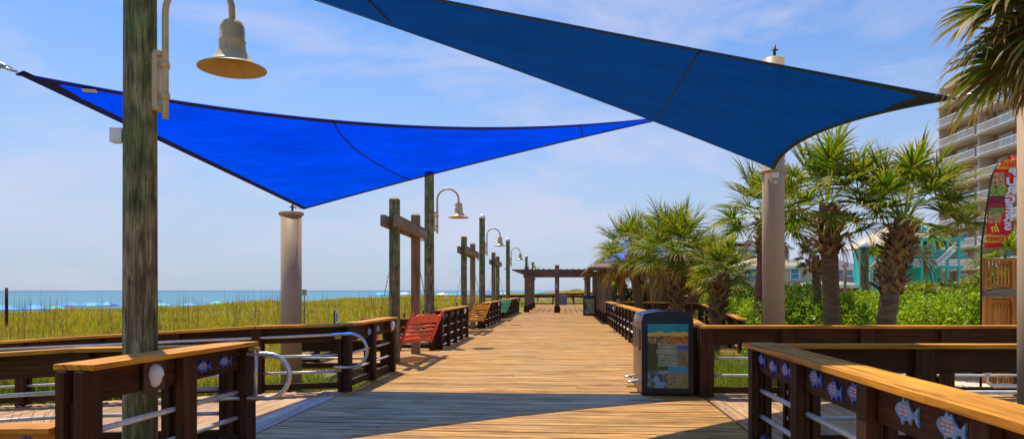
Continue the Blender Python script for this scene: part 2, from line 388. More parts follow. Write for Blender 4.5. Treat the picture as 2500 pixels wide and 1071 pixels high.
def sea():
    m, nt, b, out = newmat('sea_water'); tc = nt.nodes.new('ShaderNodeTexCoord')
    n = noise(nt, mapping(nt, tc.outputs['Object'], (.5, .06, 1)).outputs[0], .6, 6, .65)
    n2 = noise(nt, mapping(nt, tc.outputs['Object'], (.004, .02, 1)).outputs[0], 1, 4)
    c = ramp(nt, n2.outputs[0], [(.3, (.008, .09, .16)), (.7, (.02, .13, .20))])
    # shallow water by the shore is paler (distance from the shoreline)
    sp = nt.nodes.new('ShaderNodeSeparateXYZ'); nt.links.new(tc.outputs['Object'], sp.inputs[0])
    r = nt.nodes.new('ShaderNodeMapRange'); r.inputs['From Min'].default_value = -900; r.inputs['From Max'].default_value = -90
    nt.links.new(sp.outputs['X'], r.inputs['Value'])
    x = mul(nt, c.outputs[0], (.04, .18, .23), r.outputs[0], 'MIX')
    nt.links.new(x.outputs[0], b.inputs['Base Color']); b.inputs['Roughness'].default_value = .35; b.inputs['Specular IOR Level'].default_value = .35
    bump(nt, b, n.outputs[0], .5, .25)
    mb = MB(); mb.add([(-40000, -2000, -2.75), (300, -2000, -2.75), (3000, 50000, -2.75), (-40000, 50000, -2.75)], [(0, 1, 2, 3)]); mb.build('sea', m, kind='structure')
sea()

# ------------------------------------------------------------ decks
def clip_board(mb, a0, a1, d, w, z=0.0, th=.04, mat=0):
    c = S(-.68, d, z-th/2)          # boards run square across the walk
    mb.beam(c+WV*((a0+.68)*.9972), c+WV*((a1+.68)*.9972), w, th, mat)
def decks():
    mb = MB(); rnd = random.Random(3); d = 1.0; pitch = .142; i = 0
    while d < 79:
        a0, a1 = -3.44, 2.07
        for s0, s1 in ((14.1, 18.9), (24.1, 29.2), (36.2, 40.0)):
            if s0 < d < s1: a0 = -5.55
        if 29 < d < 52: a1 = 5.7
        cuts = [a0]
        if d < 40 or i % 2:
            k = (i//2*2.137+.7) % 1.0
            c = a0+.8+k*(min(3.7, a1-a0-1.6))
            if rnd.random() < .55: cuts.append(c)
        cuts.append(a1)
        for q in range(len(cuts)-1):
            clip_board(mb, cuts[q]+.003, cuts[q+1]-.003, d+rnd.uniform(-.002, .002), pitch-.011-rnd.random()*.008, rnd.uniform(-.004, .002))
        d += pitch; i += 1
    mb.build('boardwalk', M['deck'], kind='structure')
    sub = MB(); sub.beam(S(-.68, .5, -.12), S(-.68, 79, -.12), 5.4, .1); sub.build('boardwalk_underframe', M['dark'], kind='structure')
    # side ramps: boards parallel with the walk
    mb = MB(); a = -3.46-.10
    while a > -12:
        z = -max(0, (-a-3.5))*.055
        mb.beam(S(a, 7.15, z-.02), S(a, 11.25-(a+3.4)*.06, z-.02), .182, .04); a -= .19
    mb.build('ramp_deck', M['ramp'], kind='structure')
    mb = MB(); a = 2.10+.10
    while a < 9.5:
        mb.beam(S(a, 6.9, -.02), S(a, 10.75, -.02), .182, .04); a += .19
    mb.build('side_deck', M['ramp'], kind='structure')
decks()

# ------------------------------------------------------------ railings
def fishpoly(L_=.30, H_=.15):
    return [(x*L_, z*H_) for x, z in [(-.5, 0), (-.44, .2), (-.33, .36), (-.2, .42), (-.14, .66), (-.05, .44), (.03, .60), (.12, .34), (.26, .10), (.34, .12), (.5, .42), (.46, 0), (.5, -.5), (.33, -.14), (.2, -.22), (.16, -.5), (.07, -.34), (-.12, -.38), (-.18, -.62), (-.24, -.36), (-.38, -.24)]]
def fish(parent, p, direc, out, pale=False, sc=1.0, small=False):
    """p: centre on the board face; direc: head->tail; out: face normal"""
    x = Vector(direc).normalized(); y = -Vector(out).normalized(); z = x.cross(y)*-1
    z = Vector((0, 0, 1)); Mx = Matrix((x, y, z)).transposed().to_4x4(); Mx.translation = Vector(p)
    mb = MB(); mb.prism(fishpoly(.27*sc, .125*sc), .012, Mx)
    f = mb.build('fish_plaque', M['palefish'] if pale else M['bluefish'], parent)
    if not small:
        t = MB()
        for k, (w, zz) in enumerate(((.11, .032), (.14, .01), (.12, -.012), (.06, -.034))):
            if k == 3 and random.random() < .5: continue
            n = random.randint(2, 3); xx = -w/2-.02
            for q in range(n):
                ww = w/n*random.uniform(.7, .9)
                t.prism([(xx*sc, (zz-.006)*sc), ((xx+ww)*sc, (zz-.006)*sc), ((xx+ww)*sc, (zz+.006)*sc), (xx*sc, (zz+.006)*sc)], .015, Mx)
                xx += w/n
        t.build('lettering', M['ltext'], f)
    return f
def dome_light(parent, p, out, sc=1.0):
    o = Vector(out).normalized(); p = Vector(p); side = Vector((0, 0, 1)).cross(o)
    mb = MB(); mb.beam(p+o*.0, p+o*.02, .30*sc, .30*sc); pl = mb.build('mounting_plate', M['plate'], parent)
    mb = MB(); c = p+o*.02
    n, rings = 28, 7; vs = []; fs = []
    for i in range(rings+1):
        q = math.pi/2*i/rings
        for k in range(n):
            f = 2*math.pi*k/n
            g_ = 1.0 if math.sin(f) > -.05 else .84; vs.append(c+o*(.085*sc*g_*math.sin(q))+(side*math.cos(f)*.085*g_+Vector((0, 0, 1))*math.sin(f)*.115)*sc*math.cos(q))
    for i in range(rings):
        for k in range(n): fs.append((i*n+k, i*n+(k+1) % n, (i+1)*n+(k+1) % n, (i+1)*n+k))
    mb.add(vs, fs, 0, True)
    mb.build('lamp_dome', M['white'], pl)
def railing(name, pts, label, group=None, capw=.30, post=(.15, .12), spacing=1.3, bottom=True, tubes=(.575, .317), plank=.24, sub_group=None, H=1.07, postlist=None, side=1, tuberad=.021, detail=True, posts_at=None, fascia=True, capmat=None):
    """pts: list of Vector at deck level. Straight runs between them"""
    th = thing(name, pts[0].copy(), label, 'railing', group)
    Z = Vector((0, 0, 1)); cap = MB(); pk = MB(); bt = MB(); tb = MB()
    for i in range(len(pts)-1):
        a, b = pts[i], pts[i+1]; u = (b-a); ln = u.length; u.normalize()
        n = Z.cross(u).normalized()
        e0 = -.06 if i == 0 else 0; e1 = .06 if i == len(pts)-2 else 0
        # cap of two boards side by side, long lengths butted
        k = 0; L0 = e0
        while L0 < ln+e1-.01:
            L1 = min(L0+3.6, ln+e1)
            if ln+e1-L1 < .8: L1 = ln+e1
            cap.beam(a+u*L0+Z*(H-.02), a+u*(L1-.003)+Z*(H-.02), capw, .04)
            L0 = L1; k += 1
        if fascia: pk.beam(a+Z*(H-.045-plank/2)+n*.0, b+Z*(H-.045-plank/2), .05, plank)
        if bottom: bt.beam(a+Z*.10, b+Z*.10, .06, .09)
        for tz in tubes: tb.tube([a+u*.02+Z*tz, b-u*.02+Z*tz], tuberad, 8)
        m = max(1, round(ln/spacing)); fr = [k/m for k in range(m+1)]
        if posts_at: fr = posts_at[i]
        for k, t in enumerate(fr):
            if i > 0 and k == 0: continue
            q = a.lerp(b, t); pb = MB()
            M3 = Matrix((u, n, Z)).transposed()
            for s in (-1, 1):
                pb.box(q+Z*(H-.045)/2+n*s*(post[1]*.32+.027), (post[0], post[1]*.5, H-.05), rot=M3, uax=2)
            pb.box(q+Z*(.40), (post[0]*.55, .045, .80), rot=M3, uax=2)
            pb.build('post', M['post'], th)
    cap.build('cap_rail', M[capmat] if capmat else M['cap'], th)
    if fascia: pk.build('top_board', M['dark'], th)
    if bottom: bt.build('bottom_board', M['dark'], th)
    if tubes: tb.build('tube_rail', M['alu'], th)
    return th
# near right (H)
hA, hB = S(1.97, 1.6), S(1.97, 7.02)
H = railing('railing', [hB, hA], 'dark wooden railing with blue fish plaques running to the near right corner', posts_at=[[0, .245, .485, .715, 1.0]], capw=.31, tubes=(.60, .345), tuberad=.024, bottom=False)
mb = MB(); mb.beam(hB+Vector((0, 0, .08)), hA+Vector((0, 0, .08)), .05, .20); mb.build('bottom_board', M['dark'], H)
for dd, pale, z in ((6.82, 0, .92), (6.45, 0, .89), (6.07, 0, .90), (5.36, 0, .92), (4.98, 0, .88), (4.62, 0, .91), (3.93, 1, .91), (3.48, 1, .91), (2.6, 1, .9), (6.75, 0, .12), (5.0, 0, .1)):
    fish(H, S(1.97, dd, z)-WV*.034, -WU if True else WU, -WV, bool(pale), 1.0 if dd < 5.5 else .9)
# near left (F)
fA, fB = Vector((-2.80, 7.2, 0)), Vector((-3.12, 5.02, 0))
F_ = railing('railing', [fA, fB], 'dark wooden railing with white dome light, nearest on the left', posts_at=[[0, .47, 1.0]], capw=.32, tubes=(.56, .30), tuberad=.025, post=(.2, .14), bottom=True)
uF = (fB-fA).normalized(); nF = Vector((0, 0, 1)).cross(uF)
if nF.x < 0: nF = -nF
fish(F_, fA+uF*.36+nF*.034+Vector((0, 0, .9)), uF*-1, nF, False, .85); fish(F_, fA+uF*.72+nF*.034+Vector((0, 0, .89)), uF*-1, nF, False, .85)
dome_light(F_, fA+uF*1.47+nF*.05+Vector((0, 0, .90)), nF, .85)
# ramp, near side (M) and low board fence at the lower left corner
Mf = railing('railing', [Vector((-2.95, 7.28, 0)), Vector((-4.55, 7.28, -.03)), Vector((-8.6, 7.28, -.28))], 'ramp railing crossing behind the tall round pole on the left', posts_at=[[0, .93], [.46, .8, 1]], capw=.26, H=1.03)
low = thing('low_fence', (-5.0, 5.0, 0), 'low plank fence with a cap board in the bottom left corner', 'fence')
mb = MB(); mb.beam((-6.6, 5.0, .58), (-3.25, 5.0, .61), .24, .04); mb.build('cap_rail', M['cap'], low)
mb = MB(); mb.beam((-6.6, 5.0, .44), (-3.25, 5.0, .47), .05, .22); mb.build('board', M['orange'], low)
for x in (-3.4, -5, -6.5):
    mb = MB(); mb.box((x, 5.06, .15), (.12, .06, .8), uax=2); mb.build('post', M['post'], low)
for x in (-3.72, -3.45): fish(low, (x, 4.972, .50), (1, 0, 0), (0, -1, 0), False, .8, True)
# ramp far side (A') and along the walk (A)
Aa = S(-3.44, 13.75); Ab = S(-3.48, 11.05)
A = railing('railing', [Aa, Ab, Vector((-4.0, 10.98, -.03)), Vector((-9.3, 11.5, -.36))], 'long railing turning left from the walk, in front of the left tan column', spacing=1.25, capw=.28)
nA = WV
dome_light(A, Aa-WU*.35+WV*.1+Vector((0, 0, .92)), WV, .8)
fish(A, Aa-WU*1.05+WV*.035+Vector((0, 0, .9)), WU, WV, True, .9, True); fish(A, Aa-WU*1.6+WV*.035+Vector((0, 0, .88)), WU, WV, True, .9, True)
def arc(c, r, a0, a1, ux, uz, n=10): return [Vector(c)+Vector(ux)*(r*math.cos(R(a0+(a1-a0)*i/n)))+Vector(uz)*(r*math.sin(R(a0+(a1-a0)*i/n))) for i in range(n+1)]
# handrail loops
hr = MB(); y = 10.86; UX = Vector((1, .02, 0)); UZ = Vector((0, 0, 1))
pts = [Vector((-9.6, y+.45, .58)), Vector((-5.2, y+.1, .80)), Vector((-2.66, y, .915))]+arc((-2.52, y-.0, .66), .26, 90, -90, UX, UZ, 12)+[Vector((-2.78, y, .40))]
o = thing('handrail', (-2.7, y, 0), 'steel handrail ending in a large loop on the corner post of the long railing', 'handrail', 'steel handrails of the ramp')
hr.tube(pts, .024, 10); hr.build('rail', M['steel'], o)
for zz in (.87, .36):
    mb = MB(); mb.box((-2.72, y+.05, zz), (.10, .06, .055)); mb.build('bracket', M['brass'], o)
o = thing('handrail', (-2.65, 7.1, 0), 'steel handrail ending in a D shaped loop beside the near left railing', 'handrail', 'steel handrails of the ramp')
hr = MB(); pts = [Vector((-3.1, 7.12, .945)), Vector((-2.60, 7.12, .95))]+arc((-2.50, 7.12, .725), .225, 90, -90, UX, UZ, 12)+[Vector((-2.68, 7.12, .50)), Vector((-3.1, 7.12, .49))]
hr.tube(pts, .024, 10); hr.tube([(-2.62, 7.12, .50), (-2.62, 7.12, 1.0)], .022, 8); hr.build('rail', M['steel'], o)
mb = MB(); mb.box((-2.64, 7.13, 1.0), (.10, .06, .04)); mb.build('bracket', M['brass'], o)
# walk-side segments on the left with light and plaques
segs = [(18.9, 23.95, 'red swing and the yellow swing'), (29.3, 36.2, 'yellow swing and the turquoise swing'), (40.0, 51.0, 'turquoise swing and the pergola')]
for s0, s1, w in segs:
    r = railing('railing', [S(-3.40, s0), S(-3.40, s1)], f'dark railing with tube rails on the left between the {w}', 'left railings between the swings', capw=.28, tubes=(.60, .335, .08), bottom=False)
    dome_light(r, S(-3.40, s1-1.1*s1/24, .92)+WV*.1, WV, .8)
    for k in range(6): fish(r, S(-3.40, s0+.5+k*(s1-s0-2)/6, .9)+WV*.035, WU, WV, True, .8, True)
# alcove fences behind the swings
for s0, s1, w in ((13.95, 18.7, 'red'), (24.15, 29.1, 'yellow'), (36.4, 39.8, 'turquoise')):
    railing('railing', [S(-5.55, s1-.1), S(-5.55, s0), S(-3.6, s0)], f'low dark railing around the seaward and near side of the {w} porch swing', 'alcove railings behind the swings', capw=.14, H=.62, tubes=(.24,), spacing=1.6, plank=.2)
    railing('railing', [S(-3.55, s1), S(-5.4, s1)], f'short dark side railing just beyond the {w} porch swing', 'alcove railings behind the swings', capw=.14, H=.86, tubes=(.42, .2), spacing=1.0)
# right side
R1 = railing('railing', [S(2.05, 10.7), S(2.05, 20.0), S(2.08, 33.5)], 'long dark railing on the right of the walk running from the bins to the shelter', capw=.3, spacing=1.3, post=(.11, .10), tubes=(.60, .335), tuberad=.034)
for k in range(14): fish(R1, S(2.05, 13+k*1.45, .9)-WV*.035, -WU, -WV, True, .85, True)
dome_light(R1, S(2.05, 27, .9)-WV*.1, -WV, .8)
R2 = railing('railing', [Vector((2.92, 10.5, 0)), Vector((12.5, 10.48, 0))], 'long straight railing crossing the right side in front of the right tan column', posts_at=[[0, .125, .25, .375, .5, .62, .75, 1]], capw=.28, post=(.2, .12))
Nn = railing('railing', [Vector((2.75, 7.0, 0)), Vector((8.2, 7.0, 0))], 'inner railing on the right behind the plaque railing, below the long straight railing', posts_at=[[.02, .25, .49, .75, 1]], capw=.2, post=(.2, .12), H=1.06)
hr = thing('handrail', (4.9, 7.2, 0), 'square bent steel handrail at the right behind the inner railing', 'handrail')
mb = MB(); mb.tube([(8, 9.9, .48), (6.85, 9.9, .48), (6.75, 9.9, .40), (6.75, 9.9, .30), (6.85, 9.9, .24), (8, 9.9, .24)], .028, 8); mb.build('rail', M['steel'], hr)
# ramp down behind the right railing
rp = [Vector((4.9, 30.5, 0)), Vector((7.6, 28.0, 0)), Vector((6.9, 20.0, -.42))]
railing('railing', rp, 'outer railing of the ramp going down beyond the right railing among the palms', 'railings of the far ramp', capw=.25, H=1.1, spacing=1.3)
railing('railing', [Vector((6.3, 27.6, 0)), Vector((5.6, 20.0, -.42))], 'inner railing of the ramp going down beyond the right railing', 'railings of the far ramp', capw=.25, H=.95)
mb = MB()
for i in range(54):
    t = i/54; mb.beam((6.3-.7*t, 27.6-7.6*t, -.42*t), (7.6-.7*t, 27.6-7.6*t, -.42*t), .13, .04)
mb.build('far_ramp_deck', M['deck'], kind='structure')
# end of the walk
railing('railing', [S(-6, 79), S(3.4, 79)], 'railing closing the far end of the boardwalk behind the pergola', spacing=2.6, capw=.2)
railing('railing', [Vector((-4.2, 96, -.2)), Vector((9, 104, .1)), Vector((20, 118, .4))], 'distant boardwalk railing crossing the dunes behind the pergola', spacing=3, tubes=(.5,), bottom=False, capw=.3)

# ------------------------------------------------------------ lamp posts
def lamp_proto():
    t = thing('lamp_post', S(-3.96, 6.5), '', 'lamp post', 'gooseneck lamp posts along the left of the walk', YAW*0)
    n = 40; mb = MB(); pts = [(0.0, 0, -.5+i*(5.5/n)) for i in range(n+1)]
    mb.tube(pts, [.152-.013*i/n for i in range(n+1)], 28); mb.build('pole', M['pole'], t, False)
    mb = MB(); mb.lathe([(.165, 4.98), (.17, 5.04), (.08, 5.16), (.0, 5.22)], n=20); mb.build('pole_cap', M['white'], t, False)
    X0 = .235
    mb = MB(); mb.beam((.145, 0, 3.30), (.145, 0, 3.80), .10, .07, up=Vector((1, 0, 0)))
    mb.tube([(.16, -.0, 3.27), (.16, 0, 3.32)], .05, 12); mb.tube([(.16, 0, 3.78), (.16, 0, 3.83)], .05, 12)
    pl = mb.build('mounting_bracket', M['cream'], t, False)
    for z in (3.41, 3.70):
        cl = MB(); cl.tube([(X0, 0, z-.03), (X0, 0, z+.03)], .042, 14); cl.beam((.15, 0, z), (X0, 0, z), .03, .03)
        cl.build('clamp', M['cream'], pl, False)
    cx, rr, zt = (X0+.86)/2, (.86-X0)/2, 4.19
    arm = MB(); pts = [(X0, 0, 3.20), (X0, 0, 3.3), (X0, 0, zt)]+[(cx-rr*math.cos(R(q)), 0, zt+rr*math.sin(R(q))) for q in range(12, 180, 12)]+[(.86, 0, 4.10)]
    arm.tube(pts, .030, 12); arm.build('gooseneck_arm', M['cream'], t, False)
    sh = MB(); z0 = 3.66
    sh.lathe([(.0, z0+.46), (.06, z0+.455), (.095, z0+.43), (.112, z0+.38), (.114, z0+.27), (.122, z0+.262), (.122, z0+.25), (.116, z0+.24), (.124, z0+.17), (.15, z0+.13), (.175, z0+.09), (.21, z0+.055), (.305, z0+.008), (.308, z0), (.300, z0+.002)], (.86, 0, 0), 36)
    s = sh.build('lamp_shade', M['cream'], t, False)
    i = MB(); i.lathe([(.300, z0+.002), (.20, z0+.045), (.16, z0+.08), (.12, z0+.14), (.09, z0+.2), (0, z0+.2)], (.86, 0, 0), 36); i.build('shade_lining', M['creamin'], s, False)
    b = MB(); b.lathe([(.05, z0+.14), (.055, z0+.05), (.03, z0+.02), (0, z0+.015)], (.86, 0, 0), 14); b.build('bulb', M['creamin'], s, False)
    bx = MB(); bx.beam((-.15, 0, 3.04), (-.26, 0, 3.04), .10, .13); bx.build('junction_box', M['white'], t, False)
    return t
lp = lamp_proto(); lp['label'] = 'tall weathered round pole nearest the camera with cream gooseneck lamp'
for d, lab in ((20.4, 'gooseneck lamp on a round pole just behind the red swing'), (33.5, 'white capped gooseneck lamp post just beyond the yellow swing'),
               (48.8, 'white capped gooseneck lamp post by the turquoise swing before the pergola'), (72.5, 'gooseneck lamp post seen just above the pergola roof, larger of two'),
               (87, 'farthest small gooseneck lamp post rising behind the pergola')):
    c_ = copy_thing(lp, S(-3.96, d, .06), lab)
    if d == 20.4: bpy.data.objects.remove([k for k in c_.children if k.name.startswith('pole_cap')][0])
bx = MB(); bx.box((-3.47-.175, 6.42, 3.26), (.05, .06, .08)); 
# lamps beyond the hedge
copy_thing(lp, (P(1868, 708, 40).x, 40, -1.15), 'distant gooseneck lamp post partly behind the right tan column', 0)
copy_thing(lp, (P(2110, 708, 24).x, 24, -1.9), 'green stained lamp post beyond the hedge between the two big palms', 0)

# ------------------------------------------------------------ tan columns
def column(name, x, y, r, z0, z1, label, rod=.14, flange=None):
    t = thing(name, (x, y, z0), label, 'column', 'tan steel columns holding the sails')
    mb = MB(); mb.tube([(x, y, z0), (x, y, z1)], r, 36); mb.build('shaft', M['tan'], t)
    fz = flange or z1
    mb = MB(); mb.lathe([(r+.001, fz-.06), (r+.035, fz-.045), (r+.035, fz+.005), (r*.4, fz+.012) if not flange else (r+.001, fz+.012)], (x, y, 0), 36); mb.build('collar', M['tan'], t)
    if flange:
        mb = MB(); mb.lathe([(r, z1), (r-.02, z1+.015), (0, z1+.02)], (x, y, 0), 36); mb.build('top_cap', M['tan'], t)
    mb = MB(); mb.tube([(x+.02, y, z1), (x+.02, y, z1+rod)], .02 if not flange else .025, 8); mb.tube([(x-.03, y, z1+rod*.7), (x+.08, y, z1+rod*.7)], .012, 6); mb.build('bolt_rod', M['black'], t)
    return t
column('column', P(711, 0, 12.3).x, 12.3, .18, -.4, 2.97, 'tan round column on the left carrying the low corner of the bright blue sail')
c2 = column('column', P(1888, 0, 11.8).x, 11.8, .18, -.4, 5.50, 'tan round column behind the right railing, reaching above the dark sail', rod=.24, flange=3.62)
mb = MB(); mb.box((P(1883, 0, 11.8).x, 11.8-.182, 3.52), (.12, .012, .09)); mb.box((P(1883, 0, 11.8).x, 11.8-.182, 3.40), (.06, .012, .04)); mb.build('sticker', M['white'], c2)
column('column', 4.27, 5.55, .20, -.4, 3.35, 'tan round column cut by the right edge of the picture')

# ------------------------------------------------------------ shade sails
def bez(p0, p1, bow, n):
    """edge from p0 to p1 bowed by a vector at the middle (parabola)"""
    return [p0.lerp(p1, i/n)+bow*(4*(i/n)*(1-i/n)) for i in range(n+1)]
def sail(name, A_, B_, C_, bowAB, bowBC, bowCA, mats, label, n=36, hem=.05, corner=(.14, .1, .08), seams=(), sag=0.0, thick=.004):
    """triangular patch; barycentric grid, edges bowed inward"""
    t = thing(name, A_.copy(), label, 'shade sail')
    A_, B_, C_ = Vector(A_), Vector(B_), Vector(C_)
    def pt(a, b, c):
        p = A_*a+B_*b+C_*c
        p += bowAB*(4*a*b)*(1-c)**0 + bowBC*(4*b*c) + bowCA*(4*c*a)
        return p
    mb = MB(); idx = {}; vs = []; uvs = {}
    for i in range(n+1):
        for j in range(n+1-i):
            a, b = i/n, j/n; c = 1-a-b; idx[(i, j)] = len(vs); vs.append(pt(a, b, c))
    inv = {v: k for k, v in idx.items()}
    fs = []; ms = []
    def region(f):
        a = sum(inv[k][0] for k in f)/len(f)/n; b = sum(inv[k][1] for k in f)/len(f)/n; c = 1-a-b
        e = 0
        for q, lim, o1, o2 in ((a, corner[0], b, c), (b, corner[1], c, a), (c, corner[2], a, b)):
            m_ = abs(o1-o2)/(o1+o2+1e-6)
            if q > 1-lim*(.55+.75*m_): e = 1
        return e
    for i in range(n):
        for j in range(n-i):
            f = (idx[(i, j)], idx[(i+1, j)], idx[(i, j+1)]); fs.append(f); ms.append(region(f))
            if i+j < n-1:
                f = (idx[(i+1, j)], idx[(i+1, j+1)], idx[(i, j+1)]); fs.append(f); ms.append(region(f))
    e1 = (C_-A_).normalized(); e2 = (B_-A_); e2 = (e2-e1*e2.dot(e1)).normalized()
    m2 = MB(); m2.add(vs, fs, 0, True, [[((vs[k]-A_).dot(e1), (vs[k]-A_).dot(e2)) for k in f] for f in fs]); m2.build('sail_cloth', mats[0], t)
    for ci, lim in enumerate(corner):              # doubled cloth in each corner with a rounded end
        ns, nm = 8, 16; g = []
        for i in range(ns+1):
            for j in range(nm+1):
                m_ = -1+2*j/nm; dd = (i+.02)/(ns+.02)*lim*(.50+1.1*m_*m_); w = [0, 0, 0]; w[ci] = 1-dd; w[(ci+1) % 3] = dd*(1+m_)/2; w[(ci+2) % 3] = dd*(1-m_)/2
                g.append(pt(*w)+Vector((0, 0, -.008)))
        m2 = MB(); m2.add(g, [(i*(nm+1)+j, i*(nm+1)+j+1, (i+1)*(nm+1)+j+1, (i+1)*(nm+1)+j) for i in range(ns) for j in range(nm)], 0, True); m2.build('corner_patch', mats[1], t)
    # hems: flat webbing along each edge, a few mm below the cloth
    hm = MB()
    def strip(f0, w):
        N_ = 60
        for k in range(N_):
            a, b = f0(k/N_), f0((k+1)/N_)
            cen = pt(1/3, 1/3, 1/3)
            ia = (cen-a); ib = (cen-b); tn = (b-a).normalized()
            ia = (ia-tn*ia.dot(tn)).normalized()*w; ib = (ib-tn*ib.dot(tn)).normalized()*w
            dz = Vector((0, 0, -.012))
            hm.add([a-ia*.15+dz, b-ib*.15+dz, b+ib+dz, a+ia+dz], [(0, 1, 2, 3)])
    def e_ab(s): return pt(1-s, s, 0)
    def e_bc(s): return pt(0, 1-s, s)
    def e_ca(s): return pt(s, 0, 1-s)
    for f in (e_ab, e_bc, e_ca): strip(f, hem)
    hm.build('edge_webbing', mats[1], t)
    G = []
    for i in range(161):
        for j in range(161-i): G.append(pt(i/160, j/160, 1-(i+j)/160))
    GP = np.array([(1250+1700*v.x/v.y, 708-1700*(v.z-1.6)/v.y) for v in G])
    for px in seams:                               # stitched seam given by a few points it passes
        pp = []; px = np.array(px, float)
        for k in range(len(px)-1):
            for q in range(5 if k < len(px)-2 else 6):
                c_ = px[k]+(px[k+1]-px[k])*q/5; pp.append(G[int(np.argmin(((GP-c_)**2).sum(1)))]+Vector((0, 0, -.012)))
        for _ in range(3): pp = [pp[0]]+[(pp[i-1]+pp[i]*2+pp[i+1])/4 for i in range(1, len(pp)-1)]+[pp[-1]]
        sm = MB(); sm.tube(pp, .010, 6); sm.build('seam', mats[1], t)
    return t, pt
A1 = P(42, 176, 6.6); B1 = P(742, 509, 12.15); C1 = P(1668, 279, 12.3)
s1, pt1 = sail('shade_sail', A1, B1, C1, Vector((.05, -.02, -.02)), Vector((-.05, -.1, .02)), Vector((-.32, .48, -.245)), (M['sail1'], M['navy']),
     'bright blue triangular shade sail on the left', seams=(((812, 290), (832, 326), (866, 362), (925, 402), (1005, 444)), ((1413, 290), (1420, 322), (1425, 341))), corner=(.10, .03, .05), hem=.075)
mb = MB(); mb.box(pt1(.925, .022, .053)+Vector((0, 0, -.02)), (.13, .09, .012), rz=.4); mb.build('care_label', M['white'], s1)
mb = MB()
for dx, dz in ((0, 0), (-.05, .03)):
    mb.tube([A1+Vector((dx, 0, dz)), A1+Vector((-.16, -.05, .05+dz))], .014, 6)
mb.lathe([(.05, -.02), (.07, 0), (.05, .02)], A1+Vector((-.17, -.05, .05)), 12); mb.tube([A1+Vector((-.17, -.05, .05)), A1+Vector((-1.6, -.6, .45))], .015, 6); mb.build('turnbuckle', M['steel'], s1)
for p, q in ((B1, Vector((P(711, 0, 12.3).x+.02, 12.3, 3.06))), (C1, Vector((P(1888, 0, 11.8).x-.18, 11.8, 4.85)))):
    mb = MB(); mb.tube([p, q], .010, 6); mb.build('cable', M['steel'], s1)
F2 = Vector((-3.2, 5.75, 4.52)); D2 = P(1890, 412, 11.55); E2 = P(2335, 238, 5.65)
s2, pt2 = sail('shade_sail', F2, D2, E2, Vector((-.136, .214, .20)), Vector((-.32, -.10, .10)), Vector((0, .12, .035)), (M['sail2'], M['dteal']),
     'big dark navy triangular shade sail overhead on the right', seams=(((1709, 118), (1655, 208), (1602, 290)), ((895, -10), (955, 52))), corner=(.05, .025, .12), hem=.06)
for p, q in ((E2, Vector((4.08, 5.6, 3.28))), (D2, Vector((P(1888, 0, 11.8).x, 11.65, 3.63))), (F2, Vector((-3.47, 6.35, 4.7)))):
    mb = MB(); mb.tube([p, q], .006, 6); mb.build('cable', M['steel'], s2)

# ------------------------------------------------------------ swings and frames
def swing_frame(d0, d1, mats, label, h=(3.62, 3.5)):
    t = thing('swing_frame', S(-3.78, d0), label, 'swing frame', 'timber swing frames on the left')
    for d, m_, hh in ((d0, mats[0], h[0]), (d1, mats[1], h[1])):
        mb = MB(); p = S(-3.78, d); mb.box(p+Vector((0, 0, hh/2-.2)), (.20, .20, hh+.4), rz=YAW, uax=2)
        o = mb.build('post', m_, t)
        mb = MB(); s_ = .10
        base = [p+WV*(x*s_)+WU*(y*s_)+Vector((0, 0, hh)) for x, y in ((-1, -1), (1, -1), (1, 1), (-1, 1))]; top = [p+WV*(x*.06)+WU*(y*.06)+Vector((0, 0, hh+.04)) for x, y in ((-1, -1), (1, -1), (1, 1), (-1, 1))]
        mb.add(base+top, [(0, 1, 5, 4), (1, 2, 6, 5), (2, 3, 7, 6), (3, 0, 4, 7), (4, 5, 6, 7)]); mb.build('chamfered_top', M['cap'], o)
    mb = MB(); mb.beam(S(-3.905, d0-.55, 3.10), S(-3.905, d1+.45, 3.06), .10, .24); mb.beam(S(-3.625, d0-.55, 3.10), S(-3.625, d1+.45, 3.06), .10, .24)
    mb.build('cross_beam', M['grey'], t)
    return t
swing_frame(15.5, 17.7, (M['pole'], M['pinkpost']), 'nearest timber swing frame, one green post and one pinkish post')
swing_frame(26.2, 28.7, (M['pole'], M['grey']), 'second timber swing frame holding the yellow swing', (3.6, 3.5))
swing_frame(37.1, 39.4, (M['grey'], M['pole']), 'third timber swing frame holding the turquoise swing', (3.6, 3.5))
